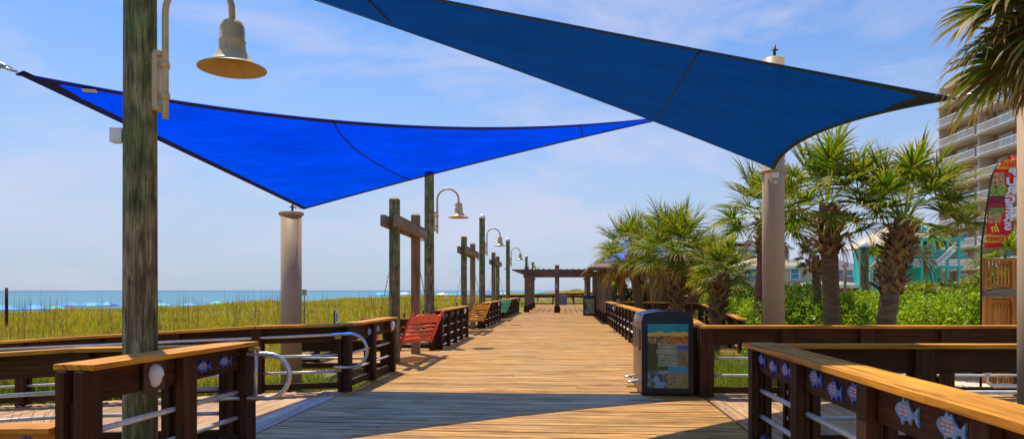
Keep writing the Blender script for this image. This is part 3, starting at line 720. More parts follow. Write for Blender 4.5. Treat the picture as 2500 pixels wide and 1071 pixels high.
def swing(d, c, cname, label, w=1.36):
    """bench swing hung along the walk, back to the boardwalk, facing the sea"""
    m_ = paint(cname+'_swing_paint', c, .5, .15, scale=6)
    t = thing('porch_swing', S(-4.05, d-.1), label, 'porch swing', 'porch swings hanging in the frames', YAW-R(20))
    # local: y along the walk, x towards the boardwalk
    tl = R(-8); MT = Matrix.Rotation(tl, 3, 'Y')
    def q(x, y, z): 
        v = MT@Vector((x, 0, z-2.9)); return Vector((v.x, y, v.z+2.9))
    mb = MB()
    for k in range(7):
        x = -.28+k*.085; mb.beam(q(x, -w/2, .47), q(x, w/2, .47), .065, .022)
    for y in (-w/2+.05, 0, w/2-.05): mb.beam(q(-.32, y, .44), q(.33, y, .42), .035, .07)
    mb.beam(q(-.33, -w/2, .44), q(-.33, w/2, .44), .025, .09)
    mb.build('seat', m_, t, False)
    mb = MB()                                  # back leans to the boardwalk
    def bk(y, s): return q(.27+.38*s, y, .32+.60*s)
    for s, wd in ((.10, .11), (.29, .055), (.44, .055), (.59, .055)): mb.beam(bk(-w/2, s), bk(w/2, s), .022, wd, up=(bk(0, 1)-bk(0, 0)).normalized())
    # scalloped crest board
    n = 26; vs = []; fs = []
    off = (bk(0, 1)-bk(0, 0)).normalized().cross(Vector((0, 1, 0)))*.012
    for i in range(n+1):
        y = -w/2+w*i/n; u = abs(i/n-.5)*2
        top = .97+.022*math.cos(u*math.pi*4)+.07*(1-u)+ (.08 if u > .93 else 0)
        for sgn in (-1, 1):
            vs.append(bk(y, .71)+off*sgn); vs.append(bk(y, top)+off*sgn)
    for i in range(n):
        b = i*4; e = b+4
        fs += [(b, e, e+1, b+1), (b+2, b+3, e+3, e+2), (b+1, e+1, e+3, b+3), (b, b+2, e+2, e)]
    fs += [(0, 1, 3, 2), (n*4, n*4+2, n*4+3, n*4+1)]
    mb.add(vs, fs)
    for y in (-w/2+.02, w/2-.02): mb.beam(bk(y, -.05), bk(y, 1.12), .05, .05, up=Vector((0, 1, 0)))
    mb.build('backrest', m_, t, False)
    for y in (-w/2, w/2):
        a = MB(); a.beam(q(-.34, y, .70), q(.42, y, .70), .09, .025); a.beam(q(-.30, y, .42), q(-.30, y, .70), .05, .035); a.build('armrest', m_, t, False)
    for y in (-w/2-.04, w/2+.04):
        ch = MB()
        for x0 in (-.28, .30):
            a, b = q(x0, y, .70), Matrix.Rotation(R(20), 3, 'Z')@Vector((.27, y*1.02+.1, 2.98)); n = 46
            for k in range(n):
                p0 = a.lerp(b, k/n); p1 = a.lerp(b, (k+.86)/n)
                ch.beam(p0, p1, .022 if k % 2 else .008, .008 if k % 2 else .022)
        ch.build('chain', M['rope'], t, False)
    return t
swing(16.6, (.92, .13, .07), 'red', 'coral red porch swing hanging nearest the camera')
swing(27.45, (.85, .42, .04), 'yellow', 'golden yellow porch swing, second from the camera')
swing(38.25, (.04, .62, .52), 'turquoise', 'turquoise porch swing, third from the camera')
sb = MB(); 

# ------------------------------------------------------------ litter bins with poster
def poster_mat():
    m, nt, b, out = newmat('printed_poster'); a = nt.nodes.new('ShaderNodeVertexColor'); a.layer_name = 'Col'
    nt.links.new(a.outputs[0], b.inputs['Base Color']); b.inputs['Roughness'].default_value = .3; return m
PM = poster_mat()
def poster(parent, x0, x1, z0, z1, y):
    NX, NZ = 90, 150; rnd = random.Random(5)
    hills = [rnd.random() for _ in range(40)]
    def h1(u, k): i = u*k; a = hills[int(i) % 40]; b = hills[(int(i)+1) % 40]; f = i-int(i); return a*(1-f)+b*f
    T_ = np.random.default_rng(8).random((64, 64))
    def vn(u, v, a, b):
        x, y = u*a, v*b; i, j = int(x), int(y); f, g = x-i, y-j; f = f*f*(3-2*f); g = g*g*(3-2*g)
        return (T_[i % 64, j % 64]*(1-f)+T_[(i+1) % 64, j % 64]*f)*(1-g)+(T_[i % 64, (j+1) % 64]*(1-f)+T_[(i+1) % 64, (j+1) % 64]*f)*g
    def c(u, v):
        # v from bottom 0 to top 1
        r = rnd.random()
        cl = .84+.06*vn(u, .3, 9, 1)
        if v > cl:
            p_, q_ = u-.84, (v-.925)*1.75; w = math.hypot(p_, q_)
            if w < .115 and (abs(w-.10) < .008 or abs((math.atan2(q_, p_)/math.pi*4) % 1-.5) > .43): return (.02, .12, .16)
            if abs(u-.84) < .008 and v < .92: return (.05, .12, .14)
            return (.0, .26+.5*(v-.85), .34+.7*(v-.85))
        if v > .80+.02*vn(u, 0, 6, 2): return (.55, .46, .10)
        n1, n2 = vn(u, v, 9, 16), vn(u, v, 26, 40)
        if v > .68+.04*vn(u, 1, 8, 1):
            if u > .60: return (.52, .15, .02) if n2 < .62 else (.22, .06, .02)
            return (.07, .09, .03) if n2 < .38 else (.36, .20, .05) if n1 < .55 else (.45, .36, .20)
        if u > .72 and v > .60 and v < .67: return (.45, .02, .02) if n2 > .68 else (.02, .12, .55)
        if v > .33:
            e = .20+.12*vn(0, v, 1, 14)
            if u < e: return (.03+.05*n2, .04+.05*n2, .03)
            rr = (v*11+.5*vn(u, 0, 4, 1)) % 1
            if u < .72:
                if rr < .12: return (.04, .07, .07)
                if .40 < rr < .68 and (u*30) % 1 < .45: return (.05, .09, .10)
                return (.22+.16*n1, .31+.14*n1, .22+.10*n1)
            return (.16+.2*n1, .15+.16*n1, .09+.1*n1)
        if u > .50:
            if v > .23+.02*n1: return (.02, .28+.3*(v-.2), .52)
            if v > .17: return (.42*n1+.1, .22, .07)
            return (.10+.28*n2, .13+.22*n2, .05+.10*n1)
        if v > .27: return (.02+.05*n2, .06+.06*n2, .03)
        if n1 > .56: return (.20, .36, .52) if n2 > .3 else (.05, .09, .12)
        return (.03+.12*n2, .06+.12*n2, .06+.12*n2)
    me = bpy.data.meshes.new('poster'); vs = []; fs = []
    for j in range(NZ+1):
        for i in range(NX+1): vs.append((x0+(x1-x0)*i/NX, y, z0+(z1-z0)*j/NZ))
    for j in range(NZ):
        for i in range(NX): k = j*(NX+1)+i; fs.append((k, k+1, k+NX+2, k+NX+1))
    me.from_pydata(vs, [], fs); me.materials.append(PM)
    ca = me.color_attributes.new('Col', 'FLOAT_COLOR', 'CORNER'); data = []
    for j in range(NZ):
        for i in range(NX):
            q = c((i+.5)/NX, (j+.5)/NZ); kk = rnd.uniform(.88, 1.1); data += [max(0, q[0]*kk*1.0), q[1]*kk*.95, q[2]*kk*.9, 1]*4
    ca.data.foreach_set('color', data)
    o = bpy.data.objects.new('poster', me); COL.objects.link(o); o.parent = parent; return o
def bin_proto():
    t = thing('litter_bin', S(1.60, 10.55), 'dark solar litter bin with colourful town poster, nearest the camera', 'litter bin', 'poster litter bins')
    W2, Dp, Hh = .385, .64, 1.27           # half width (x), depth (y), height; door side faces -x
    prof = [(-W2, .03), (W2, .03), (W2, 1.12)]+[(W2-.03-(2*W2-.06)*k/10, 1.17+.09*math.sin(math.pi*(.12+.76*k/10))**.7) for k in range(11)]+[(-W2, 1.12)]
    Mx = Matrix.Translation((0, Dp/2, 0)); mb = MB(); mb.prism(prof, Dp, Mx); b = mb.build('body', M['binbody'], t, False)
    # dark side shell proud of the body
    mb = MB(); outer = [(x*1.012, .02+z*1.004 if z > .1 else .02) for x, z in prof]
    mb.prism(outer, .05, Matrix.Translation((0, .02, 0))); mb.build('side_frame', M['bindark'], t, False)
    hood = MB(); vs = []; k0 = prof[3:14]
    for x, z in k0:
        vs += [(x, .046, z+.012), (x, Dp-.003, z+.012)]
    hood.add(vs, [(2*i, 2*i+1, 2*i+3, 2*i+2) for i in range(len(k0)-1)], 0, True); hood.build('hood', M['bintop'], t, False)
    poster(t, -W2+.085, W2-.075, .12, 1.09, -.009)
    d = MB(); d.box((-W2-.006, .34, .86), (.012, .34, .28)); d.build('hopper_flap', M['black'], t, False)
    d = MB(); d.tube([(-W2-.02, .19, .70), (-W2+.01, .19, .70)], .025, 12); d.build('lock', M['black'], t, False)
    d = MB(); d.beam((-W2, .40, .19), (-W2-.16, .40, .16), .17, .02); d.tube([(-W2-.05, .32, .16), (-W2-.17, .34, .17), (-W2-.17, .46, .17), (-W2-.05, .48, .16)], .015, 6); d.build('foot_pedal', M['steel'], t, False)
    return t
bn = bin_proto()
bn.location = (P(1629, 0, 10.58).x, 10.56, 0)
b2 = copy_thing(bn, Vector(bn.location)+WU*.66, 'second litter bin of the pair, standing right behind the poster bin', YAW)
bn.rotation_euler = (0, 0, YAW*.5)
copy_thing(bn, (P(1439, 0, 43.9).x, 43.9, 0), 'far poster bin standing beside the shelter posts', YAW)
# the two grey bins at the far end
for i, (px, lab) in enumerate(((1369.5, 'left of the two blue grey bins by the far railing'), (1379.5, 'right of the two blue grey bins by the far railing'))):
    t = thing('wheeled_bin', (P(px, 0, 76).x, 76, 0), lab, 'bin', 'blue grey bins at the end of the walk')
    mb = MB(); mb.prism([(-.19, .02), (.19, .02), (.215, .95), (-.215, .95)], .5, Matrix.Identity(4)); mb.build('body', paint('bluegrey_bin', (.09, .11, .22), .5), t, False)
    mb = MB(); mb.prism([(-.225, .952), (.225, .952), (.20, 1.06), (-.20, 1.06)], .54, Matrix.Identity(4)); mb.build('lid', paint('bluegrey_lid', (.16, .2, .36), .5), t, False)

# ------------------------------------------------------------ pergola and shelter
M['pergw'] = wood('pergola_wood', (.10, .065, .045), (.25, .18, .13), .8, (.8, 14), .15, .4, .3)
M['pergtop'] = wood('pergola_beam_wood', (.10, .065, .048), (.21, .145, .105), .8, (.8, 14), .15, .4, .3)
pg = thing('pergola', (2, 50, 0), 'flat timber pergola spanning the far boardwalk', 'pergola')
for px, d, hh in ((1285.5, 50.8, 3.32), (1294.5, 57, 2.8), (1301, 63, 3.3), (1360, 50, 3.4), (1436, 50.5, 3.0), (1434, 57, 3.0), (1431, 63, 3.0)):
    p = P(px, 708, d); w = .30 if px != 1360 else .30
    mb = MB(); mb.box((p.x, d, hh/2), (w, .26, hh), uax=2); mb.box((p.x, d, 2.62), (w+.16, .34, .22))
    po = mb.build('post', M['pergw'], pg)
    mb = MB(); mb.box((p.x, d, .22), (w+.10, .36, .48)); mb.build('plinth', M['post'], po)
for d in (50.55, 53.8, 57, 60, 63):
    x0, x1 = P(1249, 0, 50.5).x, P(1447, 0, 50.5).x
    off = (d-50.5)*K_
    mb = MB(); Mx = Matrix.Translation((off, d, 0)); mb.prism([(x0, 3.12), (x0+.05, 3.02), (x0+1.0, 2.76), (x1, 2.76), (x1, 3.12)], .10, Mx); mb.build('beam', M['pergtop'], pg)
mb = MB()
for k in range(12):
    x = x0+1.0+k*(x1-x0-1.2)/11; mb.beam((x, 50, 3.15), (x+1.0, 63.5, 3.15), .05, .05)
mb.build('rafters', M['pergtop'], pg)
sg = MB(); sg.box((P(1358, 0, 49.8).x, 49.8, 1.6+10/34.1), (.22, .02, .44)); o = sg.build('sign', paint('lilac_sign', (.35, .28, .62), .5, .3, scale=18), None, label='small lilac and white notice on the middle pergola post', cat='sign')
sh = thing('picnic_shelter', S(3.5, 42, 0), 'open picnic shelter with a blue metal roof on the right of the walk', 'shelter')
for a_, d in ((2.15, 35.2), (2.15, 38.2), (2.15, 41.5), (2.15, 45), (2.15, 48.5), (4.75, 35.3), (5.35, 38), (5.7, 41.5), (5.7, 45)):
    for o_ in (-.13, .13):
        mb = MB(); mb.box(S(a_+o_, d, 1.35), (.16, .24, 2.9), rz=YAW, uax=2); mb.build('post', M['grey'], sh)
    mb = MB(); mb.box(S(a_, d, .22), (.52, .36, .46), rz=YAW, uax=2); mb.build('plinth', M['post'], sh)
mb = MB(); e = 2.62
for a_ in (2.15, 5.6): mb.beam(S(a_, 34.6, e), S(a_, 49, e), .12, .26)
for d in (34.8, 41.5, 48.8): mb.beam(S(1.9, d, e+.02), S(5.9, d, e+.02), .12, .22)
mb.build('ring_beam', M['grey'], sh)
def shelter_roof():
    a0, a1, d0, d1 = 1.15, 6.7, 33.6, 50; ze = 2.72; am = 3.9
    E = [S(a0, d0, ze), S(a1, d0, ze), S(a1, d1, ze), S(a0, d1, ze)]
    mid = [S(a0+.5, d0+.5, ze+.22), S(a1-.5, d0+.5, ze+.22), S(a1-.5, d1-.5, ze+.22), S(a0+.5, d1-.5, ze+.22)]
    rid = [S(am, d0+4.5, ze+1.95), S(am, d1-4.5, ze+1.95)]
    m_ = MB(); m_.add(E+mid, [(0, 1, 5, 4), (1, 2, 6, 5), (2, 3, 7, 6), (3, 0, 4, 7)]); m_.add([v-Vector((0, 0, .1)) for v in E+mid], [(0, 4, 5, 1), (1, 5, 6, 2), (2, 6, 7, 3), (3, 7, 4, 0)])
    m_.add(E+[v-Vector((0, 0, .1)) for v in E], [(0, 4, 5, 1), (1, 5, 6, 2), (2, 6, 7, 3), (3, 7, 4, 0)]); m_.build('eaves', M['pergw'], sh)
    b = MB(); up = Vector((0, 0, .06)); mm = [v+up for v in mid]; 
    b.add(mm+rid, [(0, 1, 4), (1, 2, 5, 4), (2, 3, 5), (3, 0, 4, 5)])
    for i in range(30):
        d = d0+1.5+i*.48
        if d < d1-1.0:
            t = min(1, (d-(d0+.9))/3.6, (d1-.9-d)/3.6)
            p = S(a0+.5, d, mm[0].z+.012); q = S(a0+.5+(am-a0-.5)*t, d, mm[0].z+.012+(rid[0].z-mm[0].z)*t); b.beam(p, q, .03, .04)
    b.build('metal_roof', paint('blue_metal_roof', (.01, .12, .62), .35, .08), sh)
shelter_roof()

# ------------------------------------------------------------ palms
def frond(V, T, U, rng, base, az, el, pet, blade, segs=34, droop=.35, wid=.034, dead=False, curl=0):
    """adds a fan frond; V verts, T tris, U uv (lists)"""
    up = np.array([0, 0, 1.0]); f = np.array([math.cos(az)*math.cos(el), math.sin(az)*math.cos(el), math.sin(el)])
    s = np.array([-math.sin(az), math.cos(az), 0.0])
    # petiole arc
    p = np.array(base, float); d = f.copy(); pts = [p.copy()]
    for k in range(5):
        d = d-up*(.05+.05*droop); d /= np.linalg.norm(d); p = p+d*pet/5; pts.append(p.copy())
    def ribbon(pts, ws, side, u0=0, u1=1):
        b = len(V); n = len(pts)
        for i, (q, w) in enumerate(zip(pts, ws)):
            V.append(q-side*w/2); V.append(q+side*w/2); u = u0+(u1-u0)*i/(n-1); U.append((u, 0)); U.append((u, 1))
        for i in range(n-1):
            k = b+2*i; T.append((k, k+1, k+3)); T.append((k, k+3, k+2))
    ribbon(pts, [.05, .04, .035, .03, .03, .025], s, 0, .2)
    h = pts[-1]; t = d; n_ = np.cross(s, t); n_ /= np.linalg.norm(n_)
    if n_[2] < 0: n_ = -n_
    roll = rng.uniform(-.5, .5); s2 = s*math.cos(roll)+n_*math.sin(roll); n2 = np.cross(s2, t)*-1
    if n2[2] < 0: n2 = -n2
    costa = blade*.30
    for i in range(segs):
        v = (i+.5)/segs*2-1; ph = v*R(128)+rng.uniform(-.04, .04)
        c = costa*(1-abs(v))
        o = h+t*c-up*c*c*.5
        dr = t*math.cos(ph)+s2*math.sin(ph)+n2*(.28*abs(math.sin(ph))+rng.uniform(-.06, .10)); dr /= np.linalg.norm(dr)
        ln = blade*(.78+.22*math.cos(ph))*rng.uniform(.85, 1.08)-c*.4
        g = (droop+rng.uniform(-.1, .2))*(1.8 if dead else 1)
        q = o.copy(); pp = [q.copy()]; dd = dr.copy(); m = 5
        for k in range(m):
            dd = dd-up*g*((k+.4)/m)**1.5*.9+ (rng.normal(0, .10, 3) if dead else rng.normal(0, .02, 3)); dd /= np.linalg.norm(dd); q = q+dd*ln/m; pp.append(q.copy())
        sd = np.cross(dr, n2); sd /= (np.linalg.norm(sd)+1e-9)
        tw = rng.uniform(-.6, .6); sd = sd*math.cos(tw)+n2*math.sin(tw)
        w = wid*(.75 if dead else 1); ribbon(pp, [w*.5, w, w*.95, w*.75, w*.45, w*.05], sd, .2, 1)
def palm(loc, h, r, label, seed, lean=(0, 0), trunk_r=.20, nl=34, boots=.9, trunkm='trunk', deadn=9, elmin=-6, name='palm_tree', blade=.62, wid=.042, segs=32, boot_l=.26, skirt=False, petf=.52, leafm='palm'):
    """h: height of the crown heart above loc; r: crown radius"""
    rng = np.random.default_rng(seed); rd = random.Random(seed)
    t = thing(name, loc, label, 'palm tree', 'cabbage palms on the right')
    if skirt: elmin = 0
    n = 36; mb = MB(); pts = []; rr = []
    def axis_(s): return Vector((lean[0]*(s-.15*math.sin(s*3.1)), lean[1]*s, h*s))
    for i in range(n+1):
        s = i/n; pts.append(axis_(s)+Vector((rd.uniform(-.006, .006), 0, 0))); rr.append(trunk_r*(1.16-.22*min(1, s*3)+(.035 if i % 2 else -.02)))
    pts[0] = pts[0]+Vector((0, 0, -.3)); mb.tube(pts, rr, 16); mb.build('trunk', M[trunkm], t, False)
    V, T, U = [], [], []
    def add(q): V.append(np.array(q))
    nb = int(boots*46) if boots else 0
    for k in range(nb):                         # old leaf bases criss-crossed up the trunk
        s = 1-(boots*(k+.5)/nb+.16)/h; az = k*2.39996+rd.uniform(-.15, .15); c = axis_(s)
        f = Vector((math.cos(az), math.sin(az), 0)); sd = Vector((-math.sin(az), math.cos(az), 0)); rr_ = trunk_r*1.0
        for sgn in (-1, 1):
            p0 = c+f*rr_*.9+sd*sgn*.11+Vector((0, 0, -.10)); ln = boot_l*rd.uniform(.6, 1.15)
            p1 = p0+f*ln*.30-sd*sgn*ln*.40+Vector((0, 0, ln*.52)); p2 = p1+f*ln*.5-sd*sgn*ln*.06+Vector((0, 0, ln*.34))
            b = len(V); w = .052
            wv = (sd+Vector((0, 0, .5*sgn))).normalized()*w; dp = f*.03
            for p, ww in ((p0, 1), (p1, .8), (p2, .35)):
                for q in (p-wv*ww, p+wv*ww, p+wv*ww-dp-f*.02, p-wv*ww-dp-f*.02): V.append(np.array(q)); U.append((0, 0))
            for i in (0, 4):
                for a, c_ in ((0, 1), (1, 2), (2, 3), (3, 0)): T.append((b+i+a, b+i+c_, b+i+c_+4)); T.append((b+i+a, b+i+c_+4, b+i+a+4))
            T.append((b+8, b+9, b+10)); T.append((b+8, b+10, b+11))
    if nb: npmesh('leaf_bases', np.array(V), np.array(T), M['boot'], np.array(U), t)
    V, T, U = [], [], []; top = axis_(1.0)
    for k in range(nl):
        u = (k+.5)/nl; el = R(82+(elmin-82)*u**.92); az = k*2.39996+rd.uniform(-.2, .2)
        pet = r*petf*rd.uniform(.8, 1.1); bl = r*blade*rd.uniform(.85, 1.1)
        bp = top+Vector((math.cos(az)*.09, math.sin(az)*.09, .12-.35*u)); frond(V, T, U, rng, bp, az, el, pet, bl, segs=segs, droop=.16+.55*u, wid=wid*(1 if r > 1 else .9))
    npmesh('crown', np.array(V), np.array(T), M[leafm], np.array(U), t)
    if deadn:
        V, T, U = [], [], []
        for k in range(deadn):
            az = k*2.39996*1.3+rd.uniform(-.3, .3); el = R(rd.uniform(-75, -15 if skirt else -45))
            bp = top+Vector((math.cos(az)*.12, math.sin(az)*.12, -.25)); frond(V, T, U, rng, bp, az, el, r*.34, r*(.62 if skirt else .5), segs=24, droop=.9, wid=wid*.9, dead=True)
        npmesh('dead_fronds', np.array(V), np.array(T), M['palmdead'], np.array(U), t)
    return t
def gx(px, d): return (px-1250)/1700*d
def gz(x, d): return float(ground_h(np.array([x]), np.array([d]))[0])
def pl(px, d, crown_px, crown_py, rpx, label, seed, **k):
    x = gx(px, d); z = -.4; cx, cz = gx(crown_px, d), 1.6+(708-crown_py)/1700*d
    return palm((x, d, z), cz-z, rpx/1700*d, label, seed, lean=(cx-x, 0), **k)
pl(2034, 14.5, 2020, 496, 168, 'straight palm with a wide crown right of the right tan column', 11, trunk_r=.175, nl=30, boots=.82, deadn=3, elmin=2)
pl(2148, 13.6, 2208, 532, 168, 'leaning palm with a shaggy trunk of old leaf bases, near the hotel', 12, trunk_r=.18, nl=30, boots=1.25, deadn=2, elmin=12, petf=.62, blade=.56, boot_l=.28)
pl(1850, 18.5, 1872, 520, 125, 'palm standing mostly behind the right tan column', 13, trunk_r=.16, nl=32, boots=.8, trunkm='trunkred', deadn=3)
pl(1738, 20.5, 1768, 665, 82, 'short palm left of the right tan column beside the far ramp', 14, trunk_r=.19, nl=28, boots=1.2, deadn=2)
pl(1655, 25, 1650, 618, 122, 'stout palm behind the litter bins, tallest of its clump', 15, trunk_r=.25, nl=38, boots=1.7, deadn=9, skirt=True)
pl(1672, 29, 1720, 650, 85, 'palm leaning right behind the stout palm', 16, trunk_r=.24, nl=32, boots=1.0, deadn=5, trunkm='trunkred')
pl(1567, 28, 1540, 618, 92, 'leaning palm with a shaggy brown skirt right of the shelter', 17, trunk_r=.21, nl=30, boots=.8, deadn=14, skirt=True)
pl(1530, 36, 1500, 648, 50, 'small palm with drooping brown fronds in front of the shelter roof', 18, trunk_r=.2, nl=22, boots=.6, deadn=14, skirt=True, segs=22)
pl(1596, 33, 1598, 622, 80, 'palm with brown skirt between the shaggy palm and the stout palm', 19, trunk_r=.2, nl=32, boots=.7, deadn=12, skirt=True, segs=24)
pl(1625, 38, 1618, 640, 62, 'far palm peeking out left of the stout palm', 24, trunk_r=.2, nl=26, boots=.6, deadn=8, skirt=True, segs=24)
pl(1700, 34, 1706, 668, 60, 'low bushy palm filling the gap behind the short palm', 25, trunk_r=.2, nl=26, boots=.8, deadn=6, segs=24)
for px, d, cpx, cpy, rp_, lab, sd in ((1480, 56, 1481, 672, 40, 'far thin palm seen under the shelter roof, leftmost', 31), (1497, 54, 1500, 668, 42, 'far palm seen under the shelter roof, right of the leftmost', 32), (1520, 50, 1517, 675, 36, 'far palm seen under the shelter near its middle', 33)):
    pl(px, d, cpx, cpy, rp_, lab, sd, trunk_r=.26, nl=16, boots=0, deadn=5, segs=16, wid=.06)
pl(2452, 24, 2450, 640, 80, 'small palm behind the feather flag', 20, trunk_r=.2, nl=24, boots=.5, deadn=4, segs=24)
pl(2163, 26, 2150, 640, 48, 'little palm showing behind the leaning palm by the turquoise house', 21, trunk_r=.12, nl=18, boots=.4, deadn=2, segs=20)
pl(2002, 17, 1990, 622, 42, 'low palm clump hanging beside the straight palm', 22, trunk_r=.10, nl=14, boots=.2, deadn=3, segs=22)
# near palm in the top right corner: crown partly inside the frame
palm((3.90, 4.7, -.4), 4.12, .84, 'near palm whose fronds hang into the top right corner', 23, trunk_r=.17, leafm='palmnear', nl=40, boots=.6, deadn=24, blade=.72, wid=.042, segs=36, elmin=-35, petf=.40)

# ------------------------------------------------------------ shrubs, grass
def leaves(n, lumps, size, seed, flat=.5, name='foliage', mat=None, parent=None):
    rng = np.random.default_rng(seed); C = []
    for (cx, cy, cz, rx, ry, rz, wgt) in lumps:
        k = int(n*wgt); v = rng.normal(size=(k, 3)); v /= np.linalg.norm(v, axis=1)[:, None]
        v[:, 2] = np.where(v[:, 2] < -.3, -v[:, 2], v[:, 2])
        rad = 1-np.abs(rng.normal(0, .10, k)); bumpy = 1+.10*np.sin(v[:, 0]*9+cx)*np.cos(v[:, 1]*8+v[:, 2]*7)+.07*np.sin(v[:, 0]*23+v[:, 2]*19)
        C.append(np.stack([cx+v[:, 0]*rx*rad*bumpy, cy+v[:, 1]*ry*rad*bumpy, cz+v[:, 2]*rz*rad*bumpy], 1))
    C = np.concatenate(C); k = len(C)
    d = rng.normal(size=(k, 3)); d[:, 2] += .5; d /= np.linalg.norm(d, axis=1)[:, None]
    q = rng.normal(size=(k, 3)); q[:, 2] *= .5; s = np.cross(d, q); s /= np.linalg.norm(s, axis=1)[:, None]
    ln = size*rng.uniform(.6, 1.3, k)[:, None]
    V = np.stack([C-d*ln/2, C+s*ln*.28, C+d*ln/2, C-s*ln*.28], 1).reshape(-1, 3); i = np.arange(k)*4
    T = np.concatenate([np.stack([i, i+1, i+2], 1), np.stack([i, i+2, i+3], 1)]); U = np.tile(np.array([[0, .5], [.5, 1], [1, .5], [.5, 0]]), (k, 1))
    return npmesh(name, V, T, mat, U, parent)
def shrub(x, d, z, w, dp, h, n, size, mat, label, seed, group, lumpn=7, name='shrub'):
    t = thing(name, (x, d, z), label, 'shrub', group); rd = random.Random(seed); L_ = []
    for k in range(lumpn):
        L_.append((rd.uniform(-w*.36, w*.36), rd.uniform(-dp*.3, dp*.3), h*rd.uniform(.30, .52), w*rd.uniform(.2, .32), dp*rd.uniform(.35, .5), h*rd.uniform(.42, .56), 1/lumpn))
    leaves(n, L_, size, seed, mat=mat, parent=t)
    mb = MB()
    for k in range(6): mb.tube([(rd.uniform(-.1, .1), 0, -.1), (rd.uniform(-w*.2, w*.2), rd.uniform(-.2, .2), h*.4), (rd.uniform(-w*.35, w*.35), rd.uniform(-.3, .3), h*.75)], [.04, .025, .01], 6)
    mb.build('stems', M['twig'], t, False)
    return t
hg = 'dense green hedge shrubs behind the right railing'
for k, (px, d, w, top, lab) in enumerate((
    (1712, 31, 3.0, 724, 'green shrub at the left end of the hedge behind the litter bins'),
    (1790, 30.5, 3.2, 722, 'rounded hedge shrub just left of the right tan column'),
    (1890, 22, 2.2, 722, 'hedge shrub mostly behind the right tan column'),
    (1955, 17, 2.2, 712, 'hedge shrub between the right tan column and the straight palm'),
    (2085, 17, 2.5, 706, 'hedge shrub between the straight palm and the leaning palm'),
    (2195, 18, 2.4, 706, 'hedge shrub right behind the foot of the leaning palm'),
    (2285, 16, 2.4, 722, 'hedge shrub in front of the hotel, right of the leaning palm'),
    (2385, 15.5, 2.3, 715, 'hedge shrub at the right end beside the orange timber deck'),
    (2040, 19.5, 2.6, 710, 'hedge shrub directly behind the straight palm trunk'),
    (2330, 18.5, 2.8, 712, 'rear hedge shrub below the hotel balconies'))):
    z = -.45; h = 1.6+(708-top)/1700*d-z
    shrub(gx(px, d), d, z, w, 1.9, h, 8500, .085, M['hedge'], lab, 40+k, hg)
for k, (px, d, w, top, n, mt, lab) in enumerate((
    (1955, 30, 3.5, 680, 7000, 'shrubdark', 'dark bush under the tan roofed building'),
    (1905, 34, 3.0, 684, 6000, 'shrubdark', 'tall dark bush behind the right tan column'),
    (2300, 24, 2.6, 690, 7000, 'yucca', 'yellow green bush below the hotel, right of the leaning palm'),
    (2255, 22, 2.0, 698, 6000, 'yucca', 'yellow green bush in front of the turquoise house'),
    (2375, 26, 3.0, 684, 6000, 'shrubdark', 'dark bush under the feather flag'),
    (1850, 36, 4.0, 695, 6000, 'shrubdark', 'dark bush left of the right tan column behind the hedge'),
    (1600, 50, 8.0, 690, 6000, 'shrubdark', 'wide dark bush far behind the palm clump'),
    (1700, 44, 6.0, 682, 6000, 'shrubdark', 'dark bush far behind the short palm'),
    (2450, 21, 2.4, 650, 7000, 'shrubdark', 'dark bush behind the orange timber deck'))):
    z = -.8; h = 1.6+(708-top)/1700*d-z
    shrub(gx(px, d), d, z, w, 2.4, h, n, .16 if mt == 'yucca' else .13+d*.002, M[mt], lab, 60+k, 'bushes between the hedge and the buildings')

def blades(name, X, D, Z, Hh, Wd, mat, seed, lean=.35, **tags):
    rng = np.random.default_rng(seed); k = len(X); az = rng.uniform(0, 2*np.pi, k); la = rng.uniform(0, 2*np.pi, k); le = rng.uniform(.1, 1, k)*lean*Hh
    s = np.stack([np.cos(az)*Wd/2, np.sin(az)*Wd/2, np.zeros(k)], 1); b = np.stack([X, D, Z-.03], 1)
    m_ = b+np.stack([np.cos(la)*le*.35, np.sin(la)*le*.35, Hh*.6], 1); t = b+np.stack([np.cos(la)*le, np.sin(la)*le, Hh*(1-.15*le/np.maximum(Hh, .01))], 1)
    V = np.stack([b-s, b+s, m_+s*.8, m_-s*.8, t], 1).reshape(-1, 3); i = np.arange(k)*5
    T = np.concatenate([np.stack([i, i+1, i+2], 1), np.stack([i, i+2, i+3], 1), np.stack([i+3, i+2, i+4], 1)])
    U = np.tile(np.array([[0, 0], [0, 1], [.6, 1], [.6, 0], [1, .5]]), (k, 1))
    return npmesh(name, V, T, mat, U, **tags)
